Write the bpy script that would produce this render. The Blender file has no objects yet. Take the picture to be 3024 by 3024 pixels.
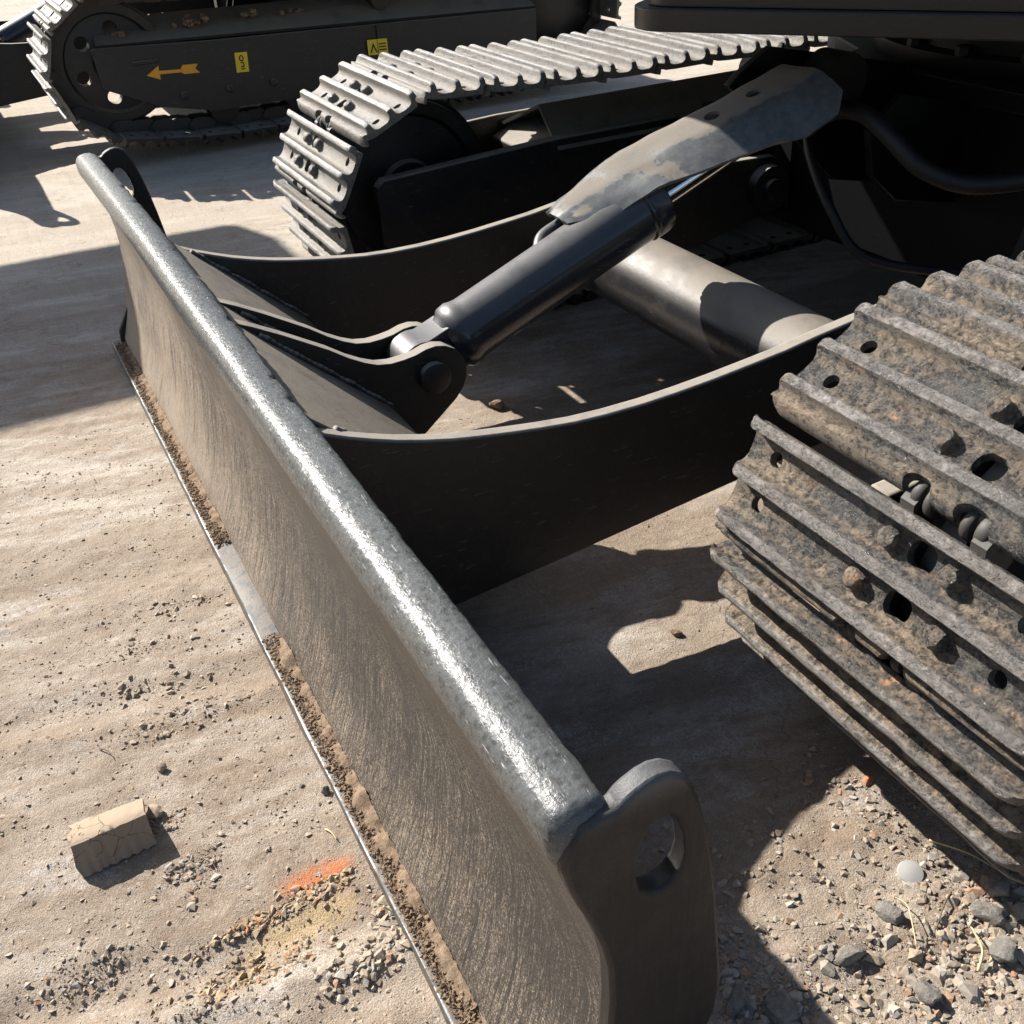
import bpy, bmesh, math, random
import numpy as np
from mathutils import Vector, Matrix, noise
rad = math.radians
random.seed(7)
scene = bpy.context.scene
COL = scene.collection
GZ = -0.035                                   # ground level

# ---------------------------------------------------------------- camera, sky, sun, exposure
cam_d = bpy.data.cameras.new('camera'); cam_d.sensor_width = 36; cam_d.lens = 36.0
cam_d.clip_start = 0.02; cam_d.clip_end = 3000
cam = bpy.data.objects.new('camera', cam_d); COL.objects.link(cam); scene.camera = cam
cam.matrix_world = Matrix.Translation((1.3011, -0.8163, 0.8808)) @ (
    Matrix.Rotation(1.0851, 4, 'Z') @ Matrix.Rotation(0.0488, 4, 'Y') @ Matrix.Rotation(0.9793, 4, 'X'))
SUNV = Vector((-1.2, -0.55, 1.0)).normalized()     # towards the sun
sun_d = bpy.data.lights.new('sun', 'SUN'); sun_d.energy = 4.6; sun_d.angle = rad(0.53); sun_d.color = (1.0, 0.955, 0.89)
sun = bpy.data.objects.new('sun', sun_d); COL.objects.link(sun); sun.location = (-6, -3, 6)
sun.rotation_euler = SUNV.to_track_quat('Z', 'Y').to_euler()
world = bpy.data.worlds.new('World'); scene.world = world; world.use_nodes = True
wn = world.node_tree.nodes; wl = world.node_tree.links
sky = wn.new('ShaderNodeTexSky'); sky.sky_type = 'NISHITA'; sky.sun_disc = False
sky.sun_elevation = math.asin(SUNV.z); sky.sun_rotation = math.atan2(SUNV.x, SUNV.y)
sky.dust_density = 1.6
wl.new(sky.outputs[0], wn['Background'].inputs[0]); wn['Background'].inputs[1].default_value = 0.058
vs = scene.view_settings; vs.view_transform = 'Standard'; vs.look = 'None'; vs.gamma = 1.0
vs.exposure = 1.3; vs.use_curve_mapping = False
scene.cycles.max_bounces = 6

# ---------------------------------------------------------------- material kit
class NT:
    def __init__(s, name):
        s.m = bpy.data.materials.new(name); s.m.use_nodes = True
        s.n = s.m.node_tree.nodes; s.l = s.m.node_tree.links
        s.b = s.n['Principled BSDF']; s.tc = s.n.new('ShaderNodeTexCoord'); s.geo = s.n.new('ShaderNodeNewGeometry')
    def set(s, inp, v):
        if hasattr(v, 'is_output') or isinstance(v, bpy.types.NodeSocket): s.l.new(v, inp)
        elif isinstance(v, tuple) and len(v) == 3 and inp.type == 'RGBA': inp.default_value = (*v, 1)
        else: inp.default_value = v
    def obj(s): return s.tc.outputs['Object']
    def pos(s): return s.geo.outputs['Position']
    def map(s, vec, scale=(1, 1, 1), loc=(0, 0, 0), rot=(0, 0, 0)):
        n = s.n.new('ShaderNodeMapping'); s.l.new(vec, n.inputs[0])
        n.inputs['Scale'].default_value = scale; n.inputs['Location'].default_value = loc; n.inputs['Rotation'].default_value = rot
        return n.outputs[0]
    def noise(s, vec, scale=5, detail=6, rough=.6, dist=0, out=0):
        n = s.n.new('ShaderNodeTexNoise'); s.l.new(vec, n.inputs['Vector'])
        n.inputs['Scale'].default_value = scale; n.inputs['Detail'].default_value = detail
        n.inputs['Roughness'].default_value = rough; n.inputs['Distortion'].default_value = dist
        return n.outputs[out]
    def voro(s, vec, scale, feat='F1', out='Distance'):
        n = s.n.new('ShaderNodeTexVoronoi'); n.feature = feat; s.l.new(vec, n.inputs['Vector']); n.inputs['Scale'].default_value = scale
        return n.outputs[out]
    def ramp(s, f, a, b, lo=0.0, hi=1.0):
        n = s.n.new('ShaderNodeMapRange'); n.interpolation_type = 'SMOOTHSTEP'
        s.set(n.inputs[0], f); n.inputs[1].default_value = a; n.inputs[2].default_value = b
        n.inputs[3].default_value = lo; n.inputs[4].default_value = hi
        return n.outputs[0]
    def math(s, op, a, b=0.0, clamp=False):
        n = s.n.new('ShaderNodeMath'); n.operation = op; n.use_clamp = clamp
        s.set(n.inputs[0], a); s.set(n.inputs[1], b); return n.outputs[0]
    def mix(s, f, a, b):
        n = s.n.new('ShaderNodeMix'); n.data_type = 'RGBA'
        s.set(n.inputs[0], f); s.set(n.inputs[6], a); s.set(n.inputs[7], b); return n.outputs[2]
    def sep(s, v):
        n = s.n.new('ShaderNodeSeparateXYZ'); s.l.new(v, n.inputs[0]); return n.outputs
    def comb(s, x, y, z):
        n = s.n.new('ShaderNodeCombineXYZ'); s.set(n.inputs[0], x); s.set(n.inputs[1], y); s.set(n.inputs[2], z); return n.outputs[0]
    def bump(s, h, strength=.5, dist=.002, prev=None):
        n = s.n.new('ShaderNodeBump'); s.l.new(h, n.inputs['Height']); n.inputs['Strength'].default_value = strength
        n.inputs['Distance'].default_value = dist
        if prev is not None: s.l.new(prev, n.inputs['Normal'])
        return n.outputs[0]
    def out(s, col, rough=.6, metal=0.0, nrm=None, spec=.5):
        s.set(s.b.inputs['Base Color'], col); s.set(s.b.inputs['Roughness'], rough); s.set(s.b.inputs['Metallic'], metal)
        s.b.inputs['Specular IOR Level'].default_value = spec
        if nrm is not None: s.l.new(nrm, s.b.inputs['Normal'])
        return s.m

TAN = (.30, .235, .17); PALE = (.42, .36, .29)
def dusty_paint(name, base, rough=.42, dust=(.27, .22, .165), up=.95, all_over=.06, bump=.3):
    k = NT(name); p = k.obj()
    up_n = k.sep(k.geo.outputs['Normal'])[2]
    n1 = k.noise(p, 14, 7, .65); n2 = k.noise(p, 90, 5, .7)
    m = k.math('MULTIPLY', k.ramp(up_n, .25, .85), k.ramp(n1, .25, .55, .62, 1.0))
    m = k.math('MULTIPLY', m, up)
    m = k.math('ADD', m, k.math('MULTIPLY', k.ramp(n1, .5, .8), all_over), True)
    m = k.math('ADD', m, k.math('MULTIPLY', k.ramp(n2, .55, .8), .10 * (all_over > 0)), True)
    spk = k.ramp(k.voro(p, 170), .03, .10, .9, 0)
    sc_ = k.ramp(k.noise(k.map(p, (20, 20, 170), rot=(.35, 0, 0)), 1.6, 4, .6), .655, .68)
    m = k.math('ADD', m, k.math('MULTIPLY', sc_, .22), True)
    m = k.math('ADD', m, k.math('MULTIPLY', spk, .15), True)
    col = k.mix(m, base, k.mix(n2, dust, tuple(c * 1.25 for c in dust)))
    h = k.math('ADD', n2, k.math('MULTIPLY', n1, .6))
    r = k.math('ADD', rough, k.math('MULTIPLY', m, .5), True)
    return k.out(col, r, 0, k.bump(h, bump, .0015))

M = {}
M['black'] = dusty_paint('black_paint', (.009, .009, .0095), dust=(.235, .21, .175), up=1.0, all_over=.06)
M['shade_black'] = dusty_paint('shaded_black_paint', (.004, .004, .0045), dust=(.02, .017, .014), up=.6, all_over=.02)  # darkened copy of the black paint: shade under the machine put into the colour
M['shade_black'].node_tree.nodes['Principled BSDF'].inputs['Specular IOR Level'].default_value = .2
M['plate'] = dusty_paint('dusty_plate_paint', (.017, .017, .017), dust=(.20, .17, .13))
def m_endplate():
    k = NT('end_plate_scuffed_paint'); p = k.obj(); s = k.sep(p)
    a = k.noise(p, 14, 7, .65); b = k.noise(k.map(p, (30, 30, 2.2)), 7, 6, .65); c = k.noise(p, 380, 4, .6); g = k.noise(p, 110, 5, .7)
    f = k.math('ADD', k.math('MULTIPLY', k.ramp(b, .42, .7), .18), k.math('MULTIPLY', k.ramp(a, .42, .7), .40))
    f = k.math('ADD', k.math('MULTIPLY', f, k.ramp(c, .35, .6, .4, 1.2)), k.math('MULTIPLY', k.ramp(g, .66, .72), .5), True)
    f = k.math('MAXIMUM', f, k.math('MULTIPLY', k.ramp(s[1], -.510, -.5), k.ramp(s[2], .20, .10)))
    col = k.mix(k.math('MULTIPLY', f, .5), (.011, .0108, .0105), (.11, .080, .056))
    sc = k.ramp(k.noise(k.map(p, (6, 6, 6), rot=(.5, 0, 0)), 3, 2, .4), .5, .5)
    col = k.mix(k.math('MULTIPLY', k.ramp(s[2], .385, .41), .5), col, (.13, .135, .14))
    return k.out(col, .55, 0, k.bump(k.math('ADD', g, k.math('MULTIPLY', b, .8)), .5, .0014), .4)
M['endplate'] = m_endplate()
def m_guard():
    k = NT('guard_steel'); p = k.obj(); a = k.noise(p, 11, 6, .6); b = k.noise(p, 70, 6, .7)
    up_n = k.sep(k.geo.outputs['Normal'])[2]
    m = k.ramp(k.math('ADD', up_n, k.math('MULTIPLY', k.math('SUBTRACT', b, .5), .22)), .86, .90)
    col = k.mix(k.ramp(b, .3, .7), (.058, .063, .067), (.10, .104, .105))
    col = k.mix(m, col, k.mix(b, (.112, .097, .078), (.158, .137, .110)))
    return k.out(col, k.math('ADD', .42, k.math('MULTIPLY', m, .4)), 0, k.bump(b, .3, .0012))
M['guard'] = m_guard()
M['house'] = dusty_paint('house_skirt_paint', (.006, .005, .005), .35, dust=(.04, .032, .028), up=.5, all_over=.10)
M['tubepaint'] = dusty_paint('cross_tube_paint', (.020, .020, .021), .25, dust=(.165, .143, .113), up=.85, all_over=.12)
M['barrel'] = dusty_paint('cylinder_paint', (.016, .018, .022), .22, dust=(.15, .145, .14), up=.5, all_over=.08, bump=.12)

def m_bluegrey():
    k = NT('worn_top_bar_paint'); p = k.obj()
    a = k.noise(p, 26, 8, .68); b = k.noise(k.map(p, (9, 60, 60)), 5, 6, .7); c = k.noise(p, 320, 4, .6)
    ps = k.sep(p)
    spk = k.ramp(k.noise(p, 210, 4, .7), .58, .66)
    scr = k.noise(k.map(p, (30, 260, 260), rot=(0, 0, .5)), 2.2, 3, .5)
    sx = k.ramp(scr, .66, .70)
    mott = k.ramp(k.voro(k.map(p, (1, 1, 1)), 130), .1, .6)
    col = k.mix(k.ramp(a, .3, .7), (.034, .036, .035), (.068, .070, .066))
    col = k.mix(k.math('MULTIPLY', mott, .35), col, (.14, .148, .15))
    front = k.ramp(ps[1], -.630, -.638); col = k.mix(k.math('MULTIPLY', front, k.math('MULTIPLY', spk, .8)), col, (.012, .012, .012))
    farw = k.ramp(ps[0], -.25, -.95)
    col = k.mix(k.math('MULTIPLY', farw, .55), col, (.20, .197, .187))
    dirt = k.ramp(k.noise(k.map(p, (3, 10, 10)), 6, 6, .6), .70, .76)
    col = k.mix(dirt, col, (.33, .235, .15))
    col = k.mix(k.math('MULTIPLY', sx, .6), col, (.45, .46, .46))
    h = k.math('ADD', k.math('MULTIPLY', k.voro(p, 190), .5), k.math('ADD', k.math('MULTIPLY', a, .7), k.math('MULTIPLY', c, .7)))
    h = k.math('ADD', h, k.math('ADD', k.math('MULTIPLY', b, .5), k.math('MULTIPLY', k.noise(p, 140, 5, .7), 1.1)))
    h = k.math('SUBTRACT', h, k.math('MULTIPLY', k.ramp(k.noise(k.map(p, (26, 200, 200), rot=(0, .2, .9)), 2.0, 4, .6), .64, .67), .7))
    nr = k.bump(h, .5, .0012)
    return k.out(col, k.ramp(c, .3, .7, .20, .38), .0, nr, .33)
M['topbar'] = m_bluegrey()

def m_mould():
    k = NT('mouldboard_dirty_steel'); p = k.obj(); s = k.sep(p)
    wob = k.noise(k.map(p, (1.5, 1.5, 4)), 2, 3, .5)
    # streaks fan sideways near the upper edge
    fan = k.math('MULTIPLY', 1.0, k.math('MULTIPLY', k.math('POWER', k.math('MAXIMUM', k.math('SUBTRACT', s[2], .16), 0.0), 1.6), 5.0))
    xs = k.math('ADD', s[0], k.math('ADD', fan, k.math('ADD', k.math('MULTIPLY', s[2], .03), k.math('MULTIPLY', wob, .003))))
    v = k.comb(xs, 0, k.math('MULTIPLY', s[2], .045))
    st = k.noise(v, 230, 5, .7); st2 = k.noise(v, 34, 4, .6); g = k.noise(p, 420, 3, .6)
    v3 = k.comb(xs, 0, k.math('MULTIPLY', s[2], .16)); st3 = k.noise(v3, 420, 3, .65)
    f = k.math('ADD', k.math('MULTIPLY', k.ramp(st, .36, .66), .34), k.math('MULTIPLY', k.ramp(st2, .3, .7), .08))
    f = k.math('ADD', f, k.math('MULTIPLY', k.ramp(st3, .4, .65), .34))
    f = k.math('MULTIPLY', f, k.ramp(g, .35, .62, .45, 1.35))
    f = k.math('ADD', f, k.ramp(s[0], .1, -.6, 0, .22), True)
    low = k.ramp(s[2], .16, -.02)
    f = k.math('ADD', f, k.math('MULTIPLY', low, .25), True)
    dark = k.ramp(k.noise(v, 120, 4, .7), .57, .62)
    g2 = k.noise(p, 650, 3, .7); f = k.math('MULTIPLY', f, k.ramp(g2, .38, .60, .45, 1.3)); pat = k.noise(p, 6, 5, .6); f = k.math('MULTIPLY', f, k.ramp(pat, .35, .65, .8, 1.15))
    f = k.math('MULTIPLY', f, k.ramp(s[0], -.35, .45, 1.1, .66))
    f = k.math('MULTIPLY', f, k.ramp(dark, 0, 1, 1, .45))
    fl = k.math('MULTIPLY', k.ramp(k.noise(k.comb(s[0], 0, k.math('MULTIPLY', s[2], .35)), 520, 4, .7), .60, .68), k.ramp(g, .45, .6))
    col = k.mix(k.ramp(f, .06, .80), (.034, .033, .031), (.29, .228, .168))
    col = k.mix(k.math('MULTIPLY', fl, .6), col, (.42, .34, .24))
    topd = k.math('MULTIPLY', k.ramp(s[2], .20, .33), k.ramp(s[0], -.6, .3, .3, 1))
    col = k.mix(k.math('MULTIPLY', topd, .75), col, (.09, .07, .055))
    h = k.math('ADD', k.math('MULTIPLY', st, 1.3), k.math('ADD', g, k.math('MULTIPLY', st3, .8)))
    return k.out(col, k.ramp(f, 0, 1, .42, .85), 0.1, k.bump(h, .55, .0012))
M['mould'] = m_mould()

def m_track(name, far=0.0):
    k = NT(name); p = k.obj(); s = k.sep(p)
    oi = k.n.new('ShaderNodeObjectInfo')
    off = k.comb(k.math('MULTIPLY', oi.outputs['Random'], 9.0), k.math('MULTIPLY', oi.outputs['Random'], 5.0), 0)
    vm = k.n.new('ShaderNodeVectorMath'); k.l.new(p, vm.inputs[0]); k.l.new(off, vm.inputs[1]); q = vm.outputs[0]
    big = k.noise(q, 7, 6, .65); a = k.noise(q, 22, 8, .7); b = k.noise(q, 120, 8, .78); c = k.noise(q, 330, 5, .7); d = k.noise(q, 40, 8, .75, .5)
    rib = k.ramp(s[2], .034, .0415)
    low = k.ramp(k.sep(k.geo.outputs['Position'])[2], .30, .12, 0, .10)
    # mud film: large patches broken up by a fine grain; packed thicker at the foot of the ribs
    foot = k.math('MULTIPLY', k.ramp(s[2], .0215, .0235), k.ramp(s[2], .030, .0255))
    f = k.math('ADD', k.math('ADD', low, k.math('MULTIPLY', foot, .06)), k.math('ADD', k.math('MULTIPLY', big, .55), k.math('ADD', k.math('MULTIPLY', a, .25), k.math('MULTIPLY', b, .40))))
    f = k.ramp(f, .54, .72)
    grain = k.ramp(b, .40, .56)
    if not far:
        mud = k.mix(k.ramp(c, .3, .7), (.140, .104, .068), (.28, .212, .14)); steel = k.mix(grain, (.050, .050, .050), (.15, .145, .138))
        f = k.math('MULTIPLY', f, k.ramp(b, .36, .54, .25, 1.0))
    else:
        mud = k.mix(k.ramp(c, .3, .7), (.115, .10, .080), (.245, .214, .172)); steel = k.mix(grain, (.055, .055, .053), (.15, .146, .138))
        f = k.math('ADD', k.math('MULTIPLY', f, .6), .30, True)
    col = k.mix(f, steel, mud)
    rust = k.math('MULTIPLY', k.ramp(d, .60, .68), k.ramp(a, .40, .55))
    col = k.mix(k.math('MULTIPLY', rust, .2 if far else .8), col, k.mix(c, (.16, .065, .03), (.34, .15, .065)))
    org = k.math('MULTIPLY', k.ramp(k.noise(q, 30, 6, .7), .64, .70), k.ramp(b, .46, .56)); col = k.mix(k.math('MULTIPLY', org, .1 if far else .85), col, (.48, .22, .10))
    worn = k.mix(k.ramp(b, .28, .72), (.19, .175, .16) if not far else (.22, .21, .195), (.35, .325, .30) if not far else (.38, .362, .34))
    ribm = k.math('MULTIPLY', rib, k.ramp(a, .36, .55, .35, .95))
    col = k.mix(ribm, col, worn)
    metal = k.math('MULTIPLY', k.math('SUBTRACT', 1.0, f), .25 if far else .55)
    rough = k.math('ADD', k.math('MULTIPLY', f, .40), k.ramp(c, .35, .65, .12, .40), True)
    h = k.math('ADD', k.math('MULTIPLY', b, 1.5), k.math('ADD', k.math('MULTIPLY', c, 1.3), k.math('MULTIPLY', d, 1.1)))
    h = k.math('ADD', h, k.math('MULTIPLY', f, .5))
    return k.out(col, rough, metal, k.bump(h, .6 if far else .95, .0022), .6)
M['shoe'] = m_track('track_shoe_muddy_steel')
M['shoe_far'] = m_track('track_shoe_pale_dust', 1.0)

def m_steel(name, col, rough, metal=1.0):
    k = NT(name); p = k.obj(); a = k.noise(p, 60, 5, .6)
    return k.out(k.mix(a, col, tuple(c * .7 for c in col)), rough, metal, k.bump(a, .15, .0006))
M['link'] = m_steel('track_link_steel', (.050, .044, .038), .62, 0)
M['bolt'] = m_track('track_bolt_steel')
M['chrome'] = m_steel('chrome_rod', (.75, .75, .75), .10)
k = NT('scraped_cutting_edge'); p = k.obj(); s_ = k.sep(p); a = k.noise(p, 60, 5, .65); b = k.noise(p, 300, 3, .6)
e_ = k.math('MULTIPLY', k.ramp(s_[1], -.6628, -.6640), k.ramp(s_[2], -.0192, -.0176)); e_ = k.math('MULTIPLY', e_, k.ramp(k.noise(k.map(p, (1, .1, .1)), 30, 6, .7), .42, .50))
M['edge'] = k.out(k.mix(e_, k.mix(k.ramp(a, .38, .52), (.035, .037, .039), (.095, .076, .058)), (.15, .155, .16)), k.math('SUBTRACT', .62, k.math('MULTIPLY', e_, .10)), k.math('MULTIPLY', e_, .5), k.bump(b, .4, .001))
M['white'] = m_steel('white_plastic', (.38, .37, .35), .6, 0)
k = NT('rubber_hose'); p = k.obj(); w = k.noise(p, 240, 2, .5); M['hose'] = k.out((.007, .004, .004), .6, 0, k.bump(w, .3, .001))
def flat(name, c, r=.5):
    k = NT(name); a = k.noise(k.obj(), 50, 5, .6); return k.out(k.mix(k.ramp(a, .5, .8, 0, .5), c, tuple(x * .5 + .04 for x in c)), r)
M['orange'] = flat('orange_decal', (.80, .36, .03)); M['yellow'] = flat('yellow_decal', (.80, .60, .04)); M['ink'] = flat('black_print', (.01, .01, .01))

def m_dirt(name, c1, c2, sc=60, bs=.9, bd=.002):
    k = NT(name); p = k.obj(); a = k.noise(p, sc, 8, .7); r = k.geo.outputs['Random Per Island']
    col = k.mix(k.ramp(a, .3, .7), c1, c2)
    return k, col, a, r
def m_stone(name, pal):
    k = NT(name); p = k.obj(); a = k.noise(p, 160, 6, .7); r = k.geo.outputs['Random Per Island']
    cr = k.n.new('ShaderNodeValToRGB'); k.l.new(r, cr.inputs[0]); cr.color_ramp.interpolation = 'CONSTANT'
    el = cr.color_ramp.elements
    el[0].color = (*pal[0], 1); el[1].position = 1 / len(pal); el[1].color = (*pal[1], 1)
    for i, c in enumerate(pal[2:]):
        e = el.new((i + 2) / len(pal)); e.color = (*c, 1)
    col = k.mix(k.ramp(a, .3, .75, 0, .75), cr.outputs[0], (.36, .285, .205))
    return k.out(col, .9, 0, k.bump(a, .8, .0012), .25)
M['gravel'] = m_stone('gravel_grey_tan', [(.22, .205, .185), (.28, .255, .22), (.25, .20, .15), (.15, .14, .13), (.29, .235, .175), (.24, .20, .16), (.34, .32, .29), (.25, .20, .145), (.27, .23, .18), (.20, .17, .14), (.30, .26, .21), (.27, .14, .09)])
M['crumb'] = m_stone('dry_soil_crumbs', [(.29, .23, .172), (.27, .21, .155), (.33, .275, .215), (.24, .19, .142), (.38, .335, .275)])
M['ochre'] = m_stone('ochre_gravel', [(.30, .21, .11), (.24, .18, .11), (.34, .26, .16), (.27, .21, .14), (.22, .17, .115), (.36, .15, .07), (.30, .25, .19)])
k, col, a, r = m_dirt('packed_dirt', (.145, .100, .066), (.26, .188, .127), 170); M['dirt'] = k.out(col, .95, 0, k.bump(a, 1.0, .003), .2)
k, col, a, r = m_dirt('pale_concrete_lump', (.15, .138, .122), (.27, .248, .215), 120); M['lump'] = k.out(col, .9, 0, k.bump(a, 1.0, .006), .2)
k, col, a, r = m_dirt('brick_fragment', (.34, .13, .07), (.45, .22, .13), 90); M['brick'] = k.out(col, .9, 0, k.bump(a, .8, .002), .2)
k = NT('dried_mud_slab'); p = k.obj(); a = k.noise(p, 30, 7, .65)
vn = k.noise(p, 9, 3, .5, out=1); vmx = k.n.new('ShaderNodeVectorMath'); vmx.operation = 'MULTIPLY_ADD'
k.l.new(vn, vmx.inputs[0]); vmx.inputs[1].default_value = (.12, .12, .12); k.l.new(p, vmx.inputs[2])
crk = k.ramp(k.voro(vmx.outputs[0], 30, 'DISTANCE_TO_EDGE'), .0, .010); crk = k.math('MAXIMUM', crk, k.ramp(k.noise(p, 28, 3, .5), .50, .44))
M['mudslab'] = k.out(k.mix(crk, (.215, .163, .118), k.mix(a, (.25, .192, .138), (.31, .245, .18))), .9, 0, k.bump(k.math('ADD', crk, a), .7, .003), .2)
M['straw'] = flat('dry_straw', (.50, .40, .22), .7)
M['twig'] = flat('dry_twig', (.13, .09, .06), .8)

def m_ground():
    k = NT('dusty_concrete_yard'); p = k.pos(); s = k.sep(p)
    # wheel and track marks run nearly along the machines: rotate, then stretch
    v = k.map(p, (1, 1, 1), rot=(0, 0, rad(11)))
    lon = k.map(v, (1.0, .26, 1)); lon2 = k.map(v, (1, .45, 1))
    big = k.noise(p, 1.7, 6, .6); st = k.noise(lon, 8, 9, .70); st2 = k.noise(lon, 30, 8, .72); st3 = k.noise(lon2, 120, 6, .7)
    fine = k.noise(p, 130, 6, .75); mid = k.noise(p, 22, 7, .65); vf = k.noise(p, 520, 3, .6)
    col = k.mix(k.ramp(mid, .3, .7), (.262, .206, .154), (.36, .292, .226))
    fars = k.ramp(s[0], .35, -.5)                       # the trodden, streaky concrete lies to the left
    pale = k.math('MULTIPLY', k.ramp(st, .45, .58), k.ramp(st2, .36, .56))
    pale = k.math('MULTIPLY', pale, k.math('ADD', k.math('MULTIPLY', fars, .6), .38))
    col = k.mix(pale, col, (.60, .55, .475))
    col = k.mix(k.math('MULTIPLY', fars, .4), col, (.43, .362, .286))
    brown = k.ramp(k.noise(lon, 4.5, 8, .72, .5), .47, .60)
    col = k.mix(k.math('MULTIPLY', brown, k.ramp(fine, .35, .6, .25, .75)), col, (.225, .160, .110))
    white = k.math('MULTIPLY', k.ramp(k.noise(k.map(v, (1, .5, 1)), 9, 9, .75), .53, .62), k.ramp(fine, .40, .6))
    col = k.mix(k.math('MULTIPLY', white, .6), col, (.52, .50, .47))
    fars2 = k.ramp(s[0], -.7, -1.9); col = k.mix(k.math('MULTIPLY', fars2, .55), col, (.60, .535, .44))
    lumps = k.math('MULTIPLY', k.ramp(k.noise(p, 11, 8, .75), .54, .62), k.ramp(st3, .45, .6))
    col = k.mix(k.math('MULTIPLY', lumps, .55), col, (.21, .155, .11))
    pits = k.math('MULTIPLY', k.ramp(k.voro(k.map(v, (1, .6, 1)), 75), .16, .07), k.ramp(mid, .50, .60))
    col = k.mix(k.math('MULTIPLY', pits, .6), col, (.13, .095, .07))
    gr = k.ramp(vf, .36, .64)
    col = k.mix(k.math('MULTIPLY', k.math('SUBTRACT', 1.0, gr), .42), col, (.12, .09, .066))
    col = k.mix(k.math('MULTIPLY', k.ramp(vf, .60, .70), .35), col, (.47, .42, .35))
    grit = k.ramp(fine, .62, .72)
    col = k.mix(k.math('MULTIPLY', grit, .35), col, (.16, .12, .085))
    def spot(cx, cy, r, sx=1.0, sy=1.0):
        dx = k.math('MULTIPLY', k.math('SUBTRACT', s[0], cx), sx); dy = k.math('MULTIPLY', k.math('SUBTRACT', s[1], cy), sy)
        d = k.math('SQRT', k.math('ADD', k.math('MULTIPLY', dx, dx), k.math('MULTIPLY', dy, dy)))
        d = k.math('ADD', d, k.math('MULTIPLY', k.math('SUBTRACT', mid, .5), r * 1.7))
        return k.ramp(d, r * 1.15, r * .35)
    ye = spot(.622, -.755, .062, 3.0, .9); col = k.mix(k.math('MULTIPLY', ye, .7), col, (.50, .37, .20))
    orr = k.math('MULTIPLY', spot(.577, -.718, .040, 1.9, .85), k.ramp(mid, .34, .48, .45, 1)); col = k.mix(k.math('MULTIPLY', orr, .85), col, (.46, .14, .05))
    oil = spot(.75, -.52, .05); col = k.mix(k.math('MULTIPLY', oil, .5), col, (.12, .13, .15))
    # crack lines in the concrete
    vn = k.noise(p, 3, 5, .6, out=1); vm = k.n.new('ShaderNodeVectorMath'); vm.operation = 'MULTIPLY_ADD'
    k.l.new(vn, vm.inputs[0]); vm.inputs[1].default_value = (.35, .35, 0); k.l.new(p, vm.inputs[2])
    cr = k.ramp(k.voro(vm.outputs[0], 1.5, 'DISTANCE_TO_EDGE'), .0, .0028, 1, 0)
    crk = k.math('MULTIPLY', cr, k.ramp(big, .48, .56))
    col = k.mix(k.math('MULTIPLY', crk, .3), col, (.13, .10, .08))
    h = k.math('ADD', k.math('MULTIPLY', fine, 1.2), k.math('ADD', k.math('MULTIPLY', st2, .25), k.math('ADD', k.math('MULTIPLY', st3, .3), k.math('MULTIPLY', vf, .5))))
    h = k.math('SUBTRACT', h, k.math('ADD', k.math('MULTIPLY', crk, .3), k.math('MULTIPLY', pits, 1.2)))
    n1 = k.bump(h, .7, .0036); n2 = k.bump(mid, .4, .006, n1)
    return k.out(col, .93, 0, n2, .25)
M['ground'] = m_ground()

# ---------------------------------------------------------------- mesh kit
def link(name, me, mat, parent=None, smooth=None, loc=None):
    o = bpy.data.objects.new(name, me); COL.objects.link(o)
    if mat is not None and not me.materials: me.materials.append(mat)
    if parent is not None: o.parent = parent
    if loc is not None: o.location = loc
    if smooth is not None:
        if smooth is True: me.polygons.foreach_set('use_smooth', [True] * len(me.polygons))
        else: me.shade_smooth_by_angle(smooth) if hasattr(me, 'shade_smooth_by_angle') else sba(me, smooth)
    return o
def sba(me, ang):
    bm = bmesh.new(); bm.from_mesh(me)
    for f in bm.faces: f.smooth = True
    for e in bm.edges: e.smooth = not (len(e.link_faces) != 2 or e.calc_face_angle(0) > ang)
    bm.to_mesh(me); bm.free()
def bm_me(bm, name='mesh'):
    bmesh.ops.recalc_face_normals(bm, faces=bm.faces)
    me = bpy.data.meshes.new(name); bm.to_mesh(me); bm.free(); return me
def empty(name, label=None, cat=None, loc=(0, 0, 0), parent=None):
    o = bpy.data.objects.new(name, None); COL.objects.link(o); o.location = loc; o.empty_display_size = .2
    if label: o['label'] = label
    if cat: o['category'] = cat
    if parent: o.parent = parent
    return o
def tag(o, label, cat, group=None):
    o['label'] = label; o['category'] = cat
    if group: o['group'] = group
    return o

def add_plate(bm, poly, x0, x1, holes=(), axes='yz'):
    """polygon (a,b) with holes, extruded along the third axis from x0 to x1"""
    def P(a, b, x): return (x, a, b) if axes == 'yz' else ((a, x, b) if axes == 'xz' else (a, b, x))
    loops = [poly] + list(holes)
    caps = []
    for x in (x0, x1):
        es = []; vls = []
        for lp in loops:
            vs_ = [bm.verts.new(P(a, b, x)) for a, b in lp]; vls.append(vs_)
            es += [bm.edges.new((vs_[i], vs_[(i + 1) % len(vs_)])) for i in range(len(vs_))]
        bmesh.ops.triangle_fill(bm, use_beauty=True, use_dissolve=False, edges=es)
        caps.append(vls)
    for a, b in zip(*caps):
        n = len(a)
        for i in range(n): bm.faces.new((a[i], a[(i + 1) % n], b[(i + 1) % n], b[i]))
def plate(name, poly, x0, x1, mat, parent, holes=(), bevel=.0015, axes='yz', smooth=rad(35)):
    bm = bmesh.new(); add_plate(bm, poly, x0, x1, holes, axes); me = bm_me(bm, name)
    o = link(name, me, mat, parent, smooth)
    if bevel:
        md = o.modifiers.new('bevel', 'BEVEL'); md.width = bevel; md.segments = 2; md.limit_method = 'ANGLE'; md.angle_limit = rad(40)
    return o
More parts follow.
